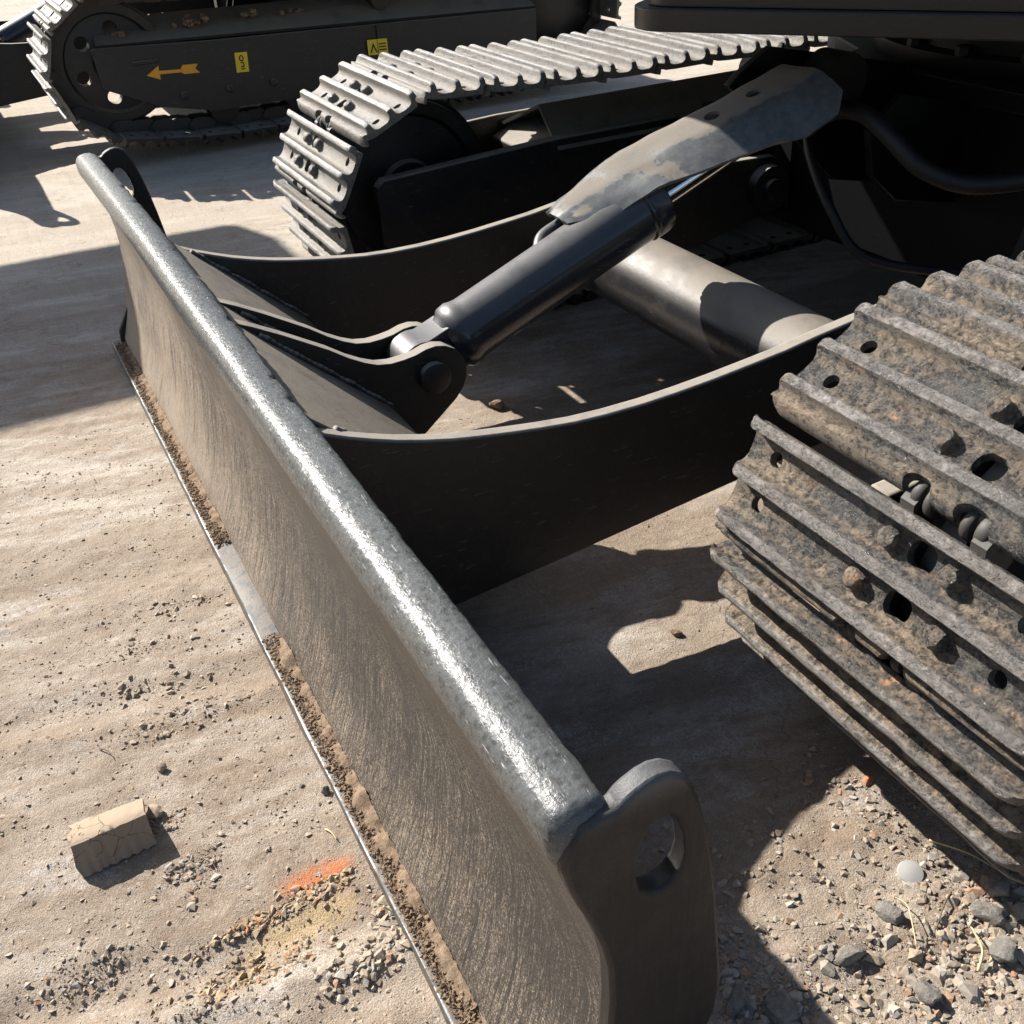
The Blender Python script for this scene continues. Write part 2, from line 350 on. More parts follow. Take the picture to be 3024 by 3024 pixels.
def circ(cy, cz, r, n=24, a0=0, a1=2 * math.pi, closed=True):
    m = n if closed else n + 1
    return [(cy + r * math.cos(a0 + (a1 - a0) * i / n), cz + r * math.sin(a0 + (a1 - a0) * i / n)) for i in range(m)]
def add_lathe(bm, prof, A, D, n=32):
    """prof: (s along D, radius)"""
    D = Vector(D).normalized(); A = Vector(A)
    u = D.orthogonal().normalized(); v = D.cross(u)
    rings = []
    for s, r in prof:
        rings.append([bm.verts.new(A + D * s + (u * math.cos(t) + v * math.sin(t)) * max(r, 1e-4)) for t in [2 * math.pi * i / n for i in range(n)]])
    for a, b in zip(rings, rings[1:]):
        for i in range(n): bm.faces.new((a[i], a[(i + 1) % n], b[(i + 1) % n], b[i]))
    bm.faces.new(rings[0][::-1]); bm.faces.new(rings[-1])
def lathe(name, prof, A, D, mat, parent, n=40, smooth=rad(40)):
    bm = bmesh.new(); add_lathe(bm, prof, A, D, n); return link(name, bm_me(bm, name), mat, parent, smooth)
def add_box(bm, x0, x1, y0, y1, z0, z1):
    m = Matrix.Translation(((x0 + x1) / 2, (y0 + y1) / 2, (z0 + z1) / 2)) @ Matrix.Diagonal((x1 - x0, y1 - y0, z1 - z0, 1))
    bmesh.ops.create_cube(bm, size=1, matrix=m)
def box(name, x0, x1, y0, y1, z0, z1, mat, parent, bevel=.004):
    bm = bmesh.new(); add_box(bm, x0, x1, y0, y1, z0, z1); o = link(name, bm_me(bm, name), mat, parent)
    if bevel:
        md = o.modifiers.new('bevel', 'BEVEL'); md.width = bevel; md.segments = 2
        sba(o.data, rad(50))
    return o
def tube(name, pts, r, mat, parent=None, n=12, ribbed=0.0, sub=12):
    pts = [Vector(p) for p in pts]; path = []
    for i in range(len(pts) - 1):
        p0 = pts[max(i - 1, 0)]; p1 = pts[i]; p2 = pts[i + 1]; p3 = pts[min(i + 2, len(pts) - 1)]
        for j in range(sub):
            t = j / sub
            path.append(.5 * ((2 * p1) + (p2 - p0) * t + (2 * p0 - 5 * p1 + 4 * p2 - p3) * t * t + (3 * p1 - p0 - 3 * p2 + p3) * t ** 3))
    path.append(pts[-1]); bm = bmesh.new(); rings = []
    d0 = (path[1] - path[0]).normalized(); u = d0.orthogonal().normalized()
    for i, c in enumerate(path):
        d = (path[min(i + 1, len(path) - 1)] - path[max(i - 1, 0)]).normalized()
        u = (u - d * u.dot(d)).normalized(); v = d.cross(u); rr = (r(i / (len(path) - 1)) if callable(r) else r) * (1 + ribbed * (i % 2))
        rings.append([bm.verts.new(c + (u * math.cos(a) + v * math.sin(a)) * rr) for a in [2 * math.pi * j / n for j in range(n)]])
    for a, b in zip(rings, rings[1:]):
        for i in range(n): bm.faces.new((a[i], a[(i + 1) % n], b[(i + 1) % n], b[i]))
    bm.faces.new(rings[0][::-1]); bm.faces.new(rings[-1])
    return link(name, bm_me(bm, name), mat, parent, True)
def applied(o):
    dg = bpy.context.evaluated_depsgraph_get(); dg.update()
    me = bpy.data.meshes.new_from_object(o.evaluated_get(dg)); return me
def cut(o, cutter_bm):
    me = bm_me(cutter_bm, 'cutter'); c = bpy.data.objects.new('cutter', me); COL.objects.link(c)
    bpy.context.view_layer.update(); c.matrix_world = o.matrix_world
    md = o.modifiers.new('cut', 'BOOLEAN'); md.operation = 'DIFFERENCE'; md.object = c; md.solver = 'EXACT'
    bpy.context.view_layer.update()
    new = applied(o); o.modifiers.clear(); o.data = new
    bpy.data.objects.remove(c); bpy.data.meshes.remove(me)
    return o

def sweep_x(name, prof, x0, x1, nx, mat, parent, jit=0.0, closed=True, wob=None, smooth=rad(50)):
    """profile (y,z) swept along x with optional surface unevenness"""
    bm = bmesh.new(); rows = []
    for i in range(nx + 1):
        x = x0 + (x1 - x0) * i / nx; row = []
        for j, (y, z) in enumerate(prof):
            dy = dz = 0
            if jit:
                q = Vector((x * 9, y * 40 + j * .35, z * 40)); dy = noise.noise(q) * jit; dz = noise.noise(q + Vector((7, 3, 1))) * jit
                q = Vector((x * 55, j * .9, 4.2)); dy += noise.noise(q) * jit * .45; dz += noise.noise(q + Vector((7, 3, 1))) * jit * .45
            if wob: wy, wz = wob(x, j); dy += wy; dz += wz
            row.append(bm.verts.new((x, y + dy, z + dz)))
        rows.append(row)
    n = len(prof)
    for a, b in zip(rows, rows[1:]):
        for j in range(n if closed else n - 1): bm.faces.new((a[j], a[(j + 1) % n], b[(j + 1) % n], b[j]))
    if closed: bm.faces.new(rows[0][::-1]); bm.faces.new(rows[-1])
    return link(name, bm_me(bm, name), mat, parent, smooth)

# ---------------------------------------------------------------- ground
def build_ground():
    def axis(lo, hi, step, far):
        a = list(np.arange(lo, hi + step / 2, step)); s = step
        x = lo; L = []
        while x > -far: s *= 1.28; x -= s; L.append(x)
        s = step; x = hi; H = []
        while x < far: s *= 1.28; x += s; H.append(x)
        return np.array(L[::-1] + a + H)
    xs = axis(-.9, 1.35, .0065, 600); ys = axis(-1.15, .35, .0065, 600)
    X, Y = np.meshgrid(xs, ys); shp = X.shape
    rng = np.random.default_rng(5); tab = rng.random((256, 256))
    def vn(x, y):
        xi = np.floor(x).astype(int); yi = np.floor(y).astype(int); fx = x - xi; fy = y - yi
        fx = fx * fx * (3 - 2 * fx); fy = fy * fy * (3 - 2 * fy)
        g = lambda a, b: tab[a & 255, b & 255]
        return (g(xi, yi) * (1 - fx) + g(xi + 1, yi) * fx) * (1 - fy) + (g(xi, yi + 1) * (1 - fx) + g(xi + 1, yi + 1) * fx) * fy - .5
    c, s_ = math.cos(rad(11)), math.sin(rad(11)); U = X * c - Y * s_; V = X * s_ + Y * c
    Z = .004 * vn(X * 3, Y * 3) + .0004 * vn(U * 22, V * 6) + .0012 * vn(X * 45, Y * 45) + .0016 * vn(X * 90 + 7, Y * 90) + .0015 * vn(U * 110, V * 50)
    near = np.clip((X - .35) / .5, 0, 1)                    # looser, lumpier soil towards the near corner
    Z += near * (.009 * vn(X * 17 + 3, Y * 17) + .005 * vn(X * 38, Y * 38 + 9) + .003 * vn(X * 80, Y * 80 + 5))
    # two shallow wheel ruts with crumbled lips
    for u0, d, w in ((.345, .006, .030), (.770, .008, .026), (.06, .004, .04)):
        t = (U - u0) / w; m = np.clip((-.45 - Y) * 6, 0, 1)
        Z += m * (-d * np.exp(-t * t) + d * .8 * np.exp(-(t - 1.8) ** 2 * 1.6) * (.4 + 1.6 * np.abs(vn(U * 50, V * 50))))
    flat_ = (np.abs(X) < 1.05) & (Y > -.3)
    fade = np.exp(-np.maximum(0, np.hypot(X, Y) - 6) / 10)
    Z = GZ - .003 + Z * fade
    co = np.stack([X, Y, Z], -1).reshape(-1, 3)
    nx, ny = shp[1], shp[0]
    i = (np.arange(ny - 1)[:, None] * nx + np.arange(nx - 1)[None, :]).ravel()
    F = np.stack([i, i + 1, i + 1 + nx, i + nx], -1)
    me = bpy.data.meshes.new('ground'); me.vertices.add(len(co)); me.vertices.foreach_set('co', co.ravel())
    me.loops.add(F.size); me.loops.foreach_set('vertex_index', F.ravel().astype(np.int32))
    me.polygons.add(len(F)); me.polygons.foreach_set('loop_start', np.arange(0, F.size, 4, dtype=np.int32))
    me.polygons.foreach_set('use_smooth', np.ones(len(F), bool)); me.update(calc_edges=True)
    o = link('ground', me, M['ground']); o['kind'] = 'structure'
    import bisect
    def h(x, y):
        ix = min(max(bisect.bisect(xs.tolist() if False else XS, x) - 1, 0), nx - 2); iy = min(max(bisect.bisect(YS, y) - 1, 0), ny - 2)
        return float(Z[iy, ix])
    XS = xs.tolist(); YS = ys.tolist()
    return o, h
ground, gh = build_ground()
# ---------------------------------------------------------------- crawler track
PITCH = .1342
XI, WID = .5955, .400                       # inner edge and width of the shoes
def shoe_mesh(seed, far=False):
    rnd = random.Random(seed)
    # (s, n) outline: thin plate, three ribs, curved leading lip; the shoe is swept along x
    top = [(-.0775, .006), (-.0780, .011), (-.0770, .0180), (-.0745, .0240), (-.0710, .0272), (-.0670, .0275), (-.0635, .0262), (-.0605, .0285), (-.0583, .0345), (-.0578, .0405), (-.0550, .0425),
           (-.0490, .0425), (-.0462, .0405), (-.0455, .033), (-.043, .0255), (-.037, .0215), (-.028, .0208), (-.015, .0215), (-.0095, .0255), (-.0065, .034), (-.0058, .0405),
           (-.003, .0422), (.003, .0422), (.0058, .0405), (.0065, .034), (.0095, .0255), (.015, .0215), (.026, .0208), (.037, .0215), (.0425, .0255),
           (.045, .033), (.046, .0405), (.049, .0424), (.0555, .0424), (.0580, .0408), (.0583, .0375), (.0545, .031), (.0530, .024), (.0520, .0125)]
    bot = [(.048, .0115), (.02, .0115), (-.03, .0115), (-.055, .0125), (-.063, .0150), (-.068, .0150), (-.0715, .0120), (-.0740, .005)]
    prof = [(s, n) for s, n in top] + bot; nt = len(top)
    xs = [0, .003, .010, .018] + [.018 + (WID - .036) * i / 22 for i in range(1, 22)] + [WID - .018, WID - .010, WID - .003, WID]
    bm = bmesh.new(); rows = []
    for x in xs:
        e = min(x, WID - x); row = []
        cf = .014 if x > WID / 2 else .007
        rib = .45 + .55 * min(1, e / cf) ** .7
        for j, (s, n) in enumerate(prof):
            if j < nt and n > .0245 and not (j < 7): n = .0235 + (n - .0235) * rib
            if j < nt:
                q = Vector((x * 60 + seed * 7, s * 60, n * 60)); q2 = q * 3
                n += noise.noise(q) * .0005 + noise.noise(q2) * .0003; s += noise.noise(q + Vector((5, 5, 5))) * .0004
                if n > .038: n -= max(0, noise.noise(Vector((x * 40, seed * 3 + s * 30, 1))) - .15) * .003
            if e < .012 and (j in (0, 1, 2, 3) or j >= len(prof) - 2): s += .005 * (1 - e / .012)
            row.append(bm.verts.new((x, s, n)))
        rows.append(row)
    n = len(prof)
    for a, b in zip(rows, rows[1:]):
        for j in range(n): bm.faces.new((a[j], a[(j + 1) % n], b[(j + 1) % n], b[j]))
    bm.faces.new(rows[0][::-1]); bm.faces.new(rows[-1])
    o = link('shoe', bm_me(bm), M['shoe_far' if far else 'shoe'])
    cb = bmesh.new()
    def rrect(cx, cs, hx, hs, n=6):
        r = min(hx, hs) * .8; pts = []
        for qx, qs, a0 in ((1, 1, 0), (-1, 1, 90), (-1, -1, 180), (1, -1, 270)):
            for i in range(n): 
                a = rad(a0 + 90 * i / (n - 1)); pts.append((cx + qx * (hx - r) + r * math.cos(a), cs + qs * (hs - r) + r * math.sin(a)))
        return pts
    def hole(pts, z0=-.03, z1=.08): add_plate(cb, pts, z0, z1, axes='xy')
    for s in (.0255, -.0255):
        hole(circ(.0375, s, .0085, 16)); hole(circ(.337, s, .0085, 16))
        hole(rrect(.229, s, .0145, .0125))
    hole(rrect(.1945, -.084, .0155, .0200), -.03, .036); hole(rrect(.254, -.084, .0185, .0200), -.03, .036)
    cut(o, cb)
    me = o.data; bpy.data.objects.remove(o)
    sba(me, rad(38)); me.name = 'track_shoe'
    return me
def bolt_mesh(seed, mat):
    rnd = random.Random(seed); bm = bmesh.new()
    prof = [(0, .0132), (.0015, .0130), (.0025, .0118), (.0080, .0115), (.0115, .0098), (.0135, .0065), (.0142, .003)]
    rings = []
    for h, r in prof:
        ring = []
        for i in range(18):
            a = 2 * math.pi * i / 18; hexf = 1 - .10 * abs(math.sin(3 * a)) if h > .0026 else 1
            rr = r * hexf * (1 + rnd.uniform(-.05, .05)); ring.append(bm.verts.new((rr * math.cos(a), rr * math.sin(a), h + rnd.uniform(-.0004, .0004))))
        rings.append(ring)
    for a, b in zip(rings, rings[1:]):
        for i in range(18): bm.faces.new((a[i], a[(i + 1) % 18], b[(i + 1) % 18], b[i]))
    bm.faces.new(rings[-1]); me = bm_me(bm, 'bolt'); me.materials.append(mat); sba(me, rad(42)); return me
def link_mesh():
    bm = bmesh.new()
    for cx, off in ((.190, 0), (.268, 0)):
        for s0, s1, dx in ((-.074, .012, .010 if cx < .2 else -.010), (-.012, .074, 0)):
            pts = [(s0, -.006)] + [(s0 + .018 - .018 * math.cos(rad(a)), .0 + .018 * math.sin(rad(a))) for a in (20, 50, 80)] + [(s0 + .03, .0112), (s1 - .03, .0112)] + \
                  [(s1 - .018 + .018 * math.cos(rad(a)), .018 * math.sin(rad(a))) for a in (80, 50, 20)] + [(s1, -.006), (s1 - .006, -.02), (s1 - .02, -.026), (s0 + .02, -.026), (s0 + .006, -.02)]
            add_plate(bm, pts, cx + dx - .008, cx + dx + .008)
    add_lathe(bm, [(0, .0105), (.095, .0105)], (.181, PITCH / 2, -.004), (1, 0, 0), 16)
    for x0, w in ((.188, .010), (.203, .009), (.243, .009), (.258, .012)): add_lathe(bm, [(0, .0150), (.002, .0165), (w - .002, .0165), (w, .0150)], (x0, -PITCH / 2, .0015), (1, 0, 0), 20)
    me = bm_me(bm, 'track_link'); me.materials.append(M['link']); sba(me, rad(40)); return me
LINK = link_mesh()
BOLTS = [bolt_mesh(i, M['bolt']) for i in range(3)]; BOLTS_FAR = [bolt_mesh(i, M['shoe_far']) for i in range(2)]
SHOES = [shoe_mesh(i) for i in range(3)]; SHOES_FAR = [shoe_mesh(i + 10, True) for i in range(2)]; SHOES_SHADE = [m_.copy() for m_ in SHOES[:2]]
for m_ in SHOES_SHADE: m_.materials.clear(); m_.materials.append(M['plate'])  # dark copies for the bottom run, its shade put into the colour

def track_path(zc, Rp, ys, zs, Rs, zb):
    pts = []
    for i in range(0, 60):                                   # rear sprocket, from underneath to the top
        a = rad(-90 + 180 * i / 60); pts.append((ys + Rs * math.cos(a), zs + Rs * math.sin(a)))
    for i in range(120):                                     # upper run, sagging a little
        t = i / 120; pts.append((ys * (1 - t), (zs + Rs) * (1 - t) + (zc + Rp) * t - .020 * math.sin(math.pi * t) ** 2 - .010 * math.sin(math.pi * min(1, 3 * (1 - t)))))
    for i in range(140):                                     # front idler
        a = rad(90 + 172 * i / 140); pts.append((Rp * math.cos(a), zc + Rp * math.sin(a)))
    e = pts[-1]
    for i in range(40): t = i / 40; pts.append((e[0] + (.26 - e[0]) * t, e[1] + (zb - e[1]) * t))
    for i in range(140): t = i / 140; pts.append((.26 + (ys - .22 - .26) * t, zb))
    for i in range(30): t = i / 30; pts.append((ys - .22 + .22 * t, zb + (zs - Rs - zb) * t))
    return pts
def walk(pts, start, n, rev):
    """pin positions spaced one pitch apart along the closed path"""
    seq = pts if not rev else pts[::-1]
    k = min(range(len(seq)), key=lambda i: (seq[i][0] - start[0]) ** 2 + (seq[i][1] - start[1]) ** 2)
    cur = start; res = [cur]; i = k
    for _ in range(n):
        while True:
            a = seq[i % len(seq)]; b = seq[(i + 1) % len(seq)]
            da = math.dist(a, cur); db = math.dist(b, cur)
            if db >= PITCH and db > da: break
            i += 1
        lo, hi = 0.0, 1.0
        for _ in range(30):
            m = (lo + hi) / 2; q = (a[0] + (b[0] - a[0]) * m, a[1] + (b[1] - a[1]) * m)
            if math.dist(q, cur) < PITCH: lo = m
            else: hi = m
        cur = q; res.append(cur)
    return res
def build_track(machine, side, label, phi, far, zc=.2345, bolts=True, holes=False, ys=1.92):
    """side +1: the side with greater x. phi: angle on the idler of the middle of one link"""
    Rp = .2085; zs, Rs, zb = .245, .19, .004
    pts = track_path(zc, Rp, ys, zs, Rs, zb)
    root = empty('crawler_track', parent=machine)
    if label: root['label'] = label
    ha = math.asin(PITCH / 2 / Rp)
    P = lambda a: (-Rp * math.cos(a), zc + Rp * math.sin(a))
    up = walk(pts, P(phi + ha), 15, True); dn = walk(pts, P(phi + ha), 22, False)
    segs = [(up[i], up[i + 1]) for i in range(len(up) - 1)] + [(dn[i + 1], dn[i]) for i in range(len(dn) - 1)]
    rnd = random.Random(int(phi * 1000))
    shoes = SHOES_FAR if far else SHOES; bl = BOLTS_FAR if far else BOLTS
    for k, (a, b) in enumerate(segs):
        mid = ((a[0] + b[0]) / 2, (a[1] + b[1]) / 2); t = Vector((0, b[0] - a[0], b[1] - a[1])).normalized()
        X = Vector((side, 0, 0)); nrm = Vector((0, -t.z, t.y))
        if nrm.z * 0 + (nrm.y * mid[0] if abs(nrm.z) < .2 else 0) < -9: nrm = -nrm
        mat = Matrix(((X.x, t.x, nrm.x, side * XI), (X.y, t.y, nrm.y, mid[0]), (X.z, t.z, nrm.z, mid[1]), (0, 0, 0, 1)))
        if k and not far: mat = mat @ Matrix.Rotation(rnd.uniform(-.006, .006), 4, 'X') @ Matrix.Rotation(rnd.uniform(-.003, .003), 4, 'Z')
        o = bpy.data.objects.new('track_shoe', (SHOES_SHADE if far and mid[1] < .09 else shoes)[k % 2 if far else k % 3]); COL.objects.link(o); o.parent = root; o.matrix_local = mat
        o = bpy.data.objects.new('track_link', LINK); COL.objects.link(o); o.parent = root; o.matrix_local = mat
        if bolts and (mid[1] > .06) and (k < 15 or k < 15 + 5):
            for u, s in ((.196, .0255), (.264, .0255), (.181, -.0255), (.277, -.0255)):
                o = bpy.data.objects.new('shoe_bolt', bl[rnd.randrange(len(bl))]); COL.objects.link(o); o.parent = root
                o.matrix_local = mat @ Matrix.Translation((u, s, .0205)) @ Matrix.Rotation(rnd.uniform(0, 1), 4, 'Z')
    # front idler, sprocket, rollers
    xm = side * (XI + .229)
    bm = bmesh.new()
    add_lathe(bm, [(-.045, .03), (-.045, .06), (-.030, .065), (-.022, .150), (-.038, .158), (-.038, .184), (-.016, .186), (-.014, .196), (.014, .196), (.016, .186), (.038, .184), (.038, .158), (.022, .150), (.030, .065), (.045, .06), (.045, .03)], (xm, 0, zc), (1, 0, 0), 56)
    idl = link('idler_wheel', bm_me(bm), M['black'], root); 
    cb = bmesh.new()
    for i in range(6):
        a = i * math.pi / 3 + .35; add_lathe(cb, [(-.2, .024), (.2, .024)], (xm, .108 * math.cos(a), zc + .108 * math.sin(a)), (1, 0, 0), 20)
    if holes: cut(idl, cb); idl.data.materials.clear(); idl.data.materials.append(M['plate'])
    else: cb.free()
    sba(idl.data, rad(35))
    lathe('sprocket', [(-.03, .04), (-.03, .15), (-.015, .17), (.015, .17), (.03, .15), (.03, .04)], (xm, ys, zs), (1, 0, 0), M['black'], root)
    for y in [y_ for y_ in (.34, .62, .90, 1.18, 1.46) if y_ < ys - .3]: lathe('track_roller', [(-.06, .03), (-.06, .052), (-.045, .052), (-.042, .040), (.042, .040), (.045, .052), (.06, .052), (.06, .03)], (xm, y, .052 + zb + .0), (1, 0, 0), M['black'], root, 24)
    lathe('carrier_roller', [(-.05, .03), (-.05, .036), (.05, .036), (.05, .03)], (xm, .98, .345), (1, 0, 0), M['black'], root, 24)
    return root
def build_track_frame(machine, side, zc=.2345):
    """box frame between the track runs, with the sloping roof and the idler yoke plates"""
    r = empty('track_frame', parent=machine)
    S = lambda x: side * x
    def pl(name, poly, a, b, **k): return plate(name, poly, min(S(a), S(b)), max(S(a), S(b)), M['black'], r, **k)
    pl('frame_beam', [(.28, .10), (.28, .275), (.34, .30), (1.62, .30), (1.66, .10)], .700, .945, bevel=.006)
    for a, b in ((.672, .700), (.946, .962)):                # yoke plates beside the idler
        pl('idler_yoke', [(-.115, .165), (-.115, .285), (-.10, .30), (.30, .318), (.62, .318), (.62, .12), (.10, .085), (-.06, .115)], a, b, bevel=.004)
    # roof plates shed the mud
    for y0, y1, lift in ((.30, .88, 0), (1.0, 1.50, 0)):
        bm = bmesh.new(); x0, x1, x2 = S(.662), S(.80), S(.955)
        v = [bm.verts.new(p) for p in ((x0, y0, .292), (x1, y0 + .03, .358), (x2, y0, .292), (x0, y1, .292), (x1, y1, .358), (x2, y1, .292))]
        bm.faces.new((v[0], v[1], v[4], v[3])); bm.faces.new((v[1], v[2], v[5], v[4]))
        o = link('roof_plate', bm_me(bm), M['plate'], r); md = o.modifiers.new('s', 'SOLIDIFY'); md.thickness = .008; md.offset = 0
    return r

# ---------------------------------------------------------------- blade, arms, cylinder
def build_blade(machine, detail=True):
    bl = empty('dozer_blade', parent=machine)
    B = .956
    cap = [(-.594, .374), (-.5945, .392), (-.5966, .3995), (-.600, .4035), (-.607, .4052), (-.615, .4055), (-.6225, .4048), (-.6290, .4030), (-.6338, .4000), (-.6372, .3950), (-.6385, .3885), (-.6383, .379), (-.6368, .368), (-.6330, .358), (-.6270, .351), (-.618, .348), (-.606, .352)]
    def tilt(o):                                             # the blade hangs a little lower on its far side
        for v in o.data.vertices: v.co.z -= .028 * (B - v.co.x) / (2 * B) * min(1, max(0, v.co.z / .36))
        return o
    def wob(x, j):
        w = 0
        if j in (1, 2, 3):                                   # ragged flame-cut rear edge
            w = noise.noise(Vector((x * 38, 1.3, 0))) * .0012 + noise.noise(Vector((x * 150, 1.3, 0))) * .0008 - (.0035 if noise.noise(Vector((x * 24, 8.3, 0))) > .42 else 0)
        e = (B + .007 - x) if x > 0 else (B + x); R_ = .012                     # ends rounded off
        k_ = 0 if e > R_ else 1 - math.sqrt(max(0, 1 - ((R_ - e) / R_) ** 2))
        y, z = cap[j]; return w + (-.617 - y) * .45 * k_, (.377 - z) * .45 * k_ - .024 * max(0, (-.35 - x) / .6) ** 1.3
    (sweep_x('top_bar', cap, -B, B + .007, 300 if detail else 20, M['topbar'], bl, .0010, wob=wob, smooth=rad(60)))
    face = [(-.628, .353), (-.617, .325), (-.608, .295), (-.601, .262), (-.597, .225), (-.5965, .190), (-.599, .155), (-.605, .120), (-.610, .085), (-.618, .050), (-.630, .018), (-.638, -.005), (-.640, -.030)]
    back = [(y + .012, z) for y, z in face[::-1]]
    (sweep_x('mouldboard', face + back, -B + .004, B - .002, 120 if detail else 8, M['mould'], bl, .0008))
    # end plates with lifting eyes
    ep = [(-.656, -.033), (-.652, .010), (-.636, .040), (-.618, .072), (-.607, .115), (-.601, .155), (-.5985, .200), (-.600, .240), (-.605, .268), (-.614, .300), (-.624, .328), (-.630, .350), (-.6335, .368), (-.630, .384), (-.620, .396), (-.604, .399), (-.5955, .398),
          (-.590, .4035), (-.584, .4070), (-.575, .4105), (-.566, .4115), (-.557, .409), (-.548, .402), (-.541, .390), (-.535, .374), (-.527, .342), (-.520, .305), (-.514, .265), (-.508, .215), (-.503, .170), (-.501, .140), (-.504, .112), (-.513, .085), (-.530, .050), (-.548, .010), (-.556, -.033)]
    eh = [(-.5565, .371), (-.550, .362), (-.5445, .345), (-.542, .325), (-.545, .312), (-.552, .3045), (-.561, .3015), (-.570, .304), (-.577, .311), (-.580, .325), (-.580, .345), (-.576, .361), (-.570, .370), (-.563, .373)]
    for sx in (1, -1):
        (tilt if sx < 0 else (lambda o: o))(plate('end_plate', [(y + (.007 if sx < 0 else 0), z) for y, z in ep], B - .007 if sx > 0 else -B, B + .010 if sx > 0 else -B + .017, M['endplate'], bl, [eh], bevel=.0035))
    # bolted cutting edge along the bottom, with a narrow ledge
    sweep_x('cutting_edge', [(-.6655, -.036), (-.6655, -.0195), (-.6650, -.0165), (-.6625, -.0155), (-.6390, -.0140), (-.6390, -.036)], -B + .001, B - .001, 140 if detail else 8, M['edge'], bl, .0012)
    # stiffener plate behind, between the arms
    st = [(-.588, .374), (-.392, .197), (-.380, .180), (-.352, .128), (-.356, .112), (-.590, .06), (-.580, .20)]
    plate('back_stiffener', st, -.342, .342, M['plate'], bl, bevel=.003)
    # ears that hold the blade cylinder
    br = [(-.590, .372), (-.579, .368), (-.560, .3585), (-.524, .338), (-.466, .302), (-.440, .283), (-.418, .270), (-.400, .262), (-.380, .2585), (-.360, .2592), (-.342, .2615), (-.325, .2665), (-.310, .2675), (-.295, .264), (-.281, .256), (-.270, .243), (-.265, .226), (-.266, .208), (-.272, .193), (-.285, .177), (-.310, .157), (-.339, .134), (-.350, .127), (-.356, .131), (-.381, .178), (-.394, .195)]
    for a, b in ((.025, .045), (-.060, -.040)): plate('cylinder_ear', br, a, b, M['black'], bl, bevel=.0025)
    lathe('cylinder_pin', [(0, .0225), (.128, .0225), (.1285, .0235), (.130, .0235), (.131, .0215)], (-.073, -.319, .223), (1, 0, 0), M['black'], bl)
    if detail:
        for xs_, c in ((-.34, .001), (.045, .001), (-.04, .0), (.3395, 0)):   # weld beads on the stiffener
            pts = [(xs_ + c * 3, -.564 + (.176) * i / 22 + random.uniform(-.001, .001), .3535 - .1585 * i / 22 + random.uniform(-.001, .001)) for i in range(1, 23)]
            tube('weld_bead', pts, lambda t: .0048 + .0004 * math.sin(t * 150) + .0007 * math.sin(t * 31), M['black'], bl, 8, .03, 4)
    return bl
ARM_TOP = [(-.590, .364), (-.575, .356), (-.546, .3425), (-.520, .332), (-.490, .321), (-.460, .312), (-.425, .303), (-.390, .296), (-.350, .289), (-.312, .283), (-.266, .277), (-.22, .274), (-.164, .273), (-.11, .2745), (-.056, .2775), (0, .282), (.057, .287), (.115, .295), (.18, .302), (.26, .309), (.36, .311), (.46, .306)]
def build_arms(machine):
    boss = [(.60 + .062 * math.sin(rad(a)), .240 + .062 * math.cos(rad(a))) for a in (-10, 15, 40, 65, 90, 115, 140, 165, 190)]
    bot = [(.45, .150), (.30, .132), (.10, .114), (-.025, .104), (-.177, .090), (-.320, .077), (-.441, .067), (-.520, .062), (-.560, .070)]
    for a, b in ((.340, .360), (-.360, -.340)):
        arm = plate('push_arm', ARM_TOP + boss + bot, a, b, M['black'], machine, bevel=.003)
        m = (a + b) / 2
        lathe('pivot_boss', [(-.034, .03), (-.034, .046), (.034, .046), (.034, .03)], (m, .60, .240), (1, 0, 0), M['black'], arm)
        lathe('pivot_pin', [(-.045, .005), (-.045, .022), (.045, .022), (.045, .005)], (m, .60, .240), (1, 0, 0), M['black'], arm)
    lathe('cross_tube', [(0, .0700), (.680, .0700)], (-.340, .185, .199), (1, 0, 0), M['tubepaint'], machine, 72)
CA = Vector((-.0075, -.319, .223)); TH = rad(21.5)
CU = Vector((0, math.cos(TH), math.sin(TH))); CN = Vector((0, -math.sin(TH), math.cos(TH)))
def cp(x, s, n): return Vector((CA.x + x, 0, 0)) + Vector((0, CA.y, CA.z)) + CU * s + CN * n
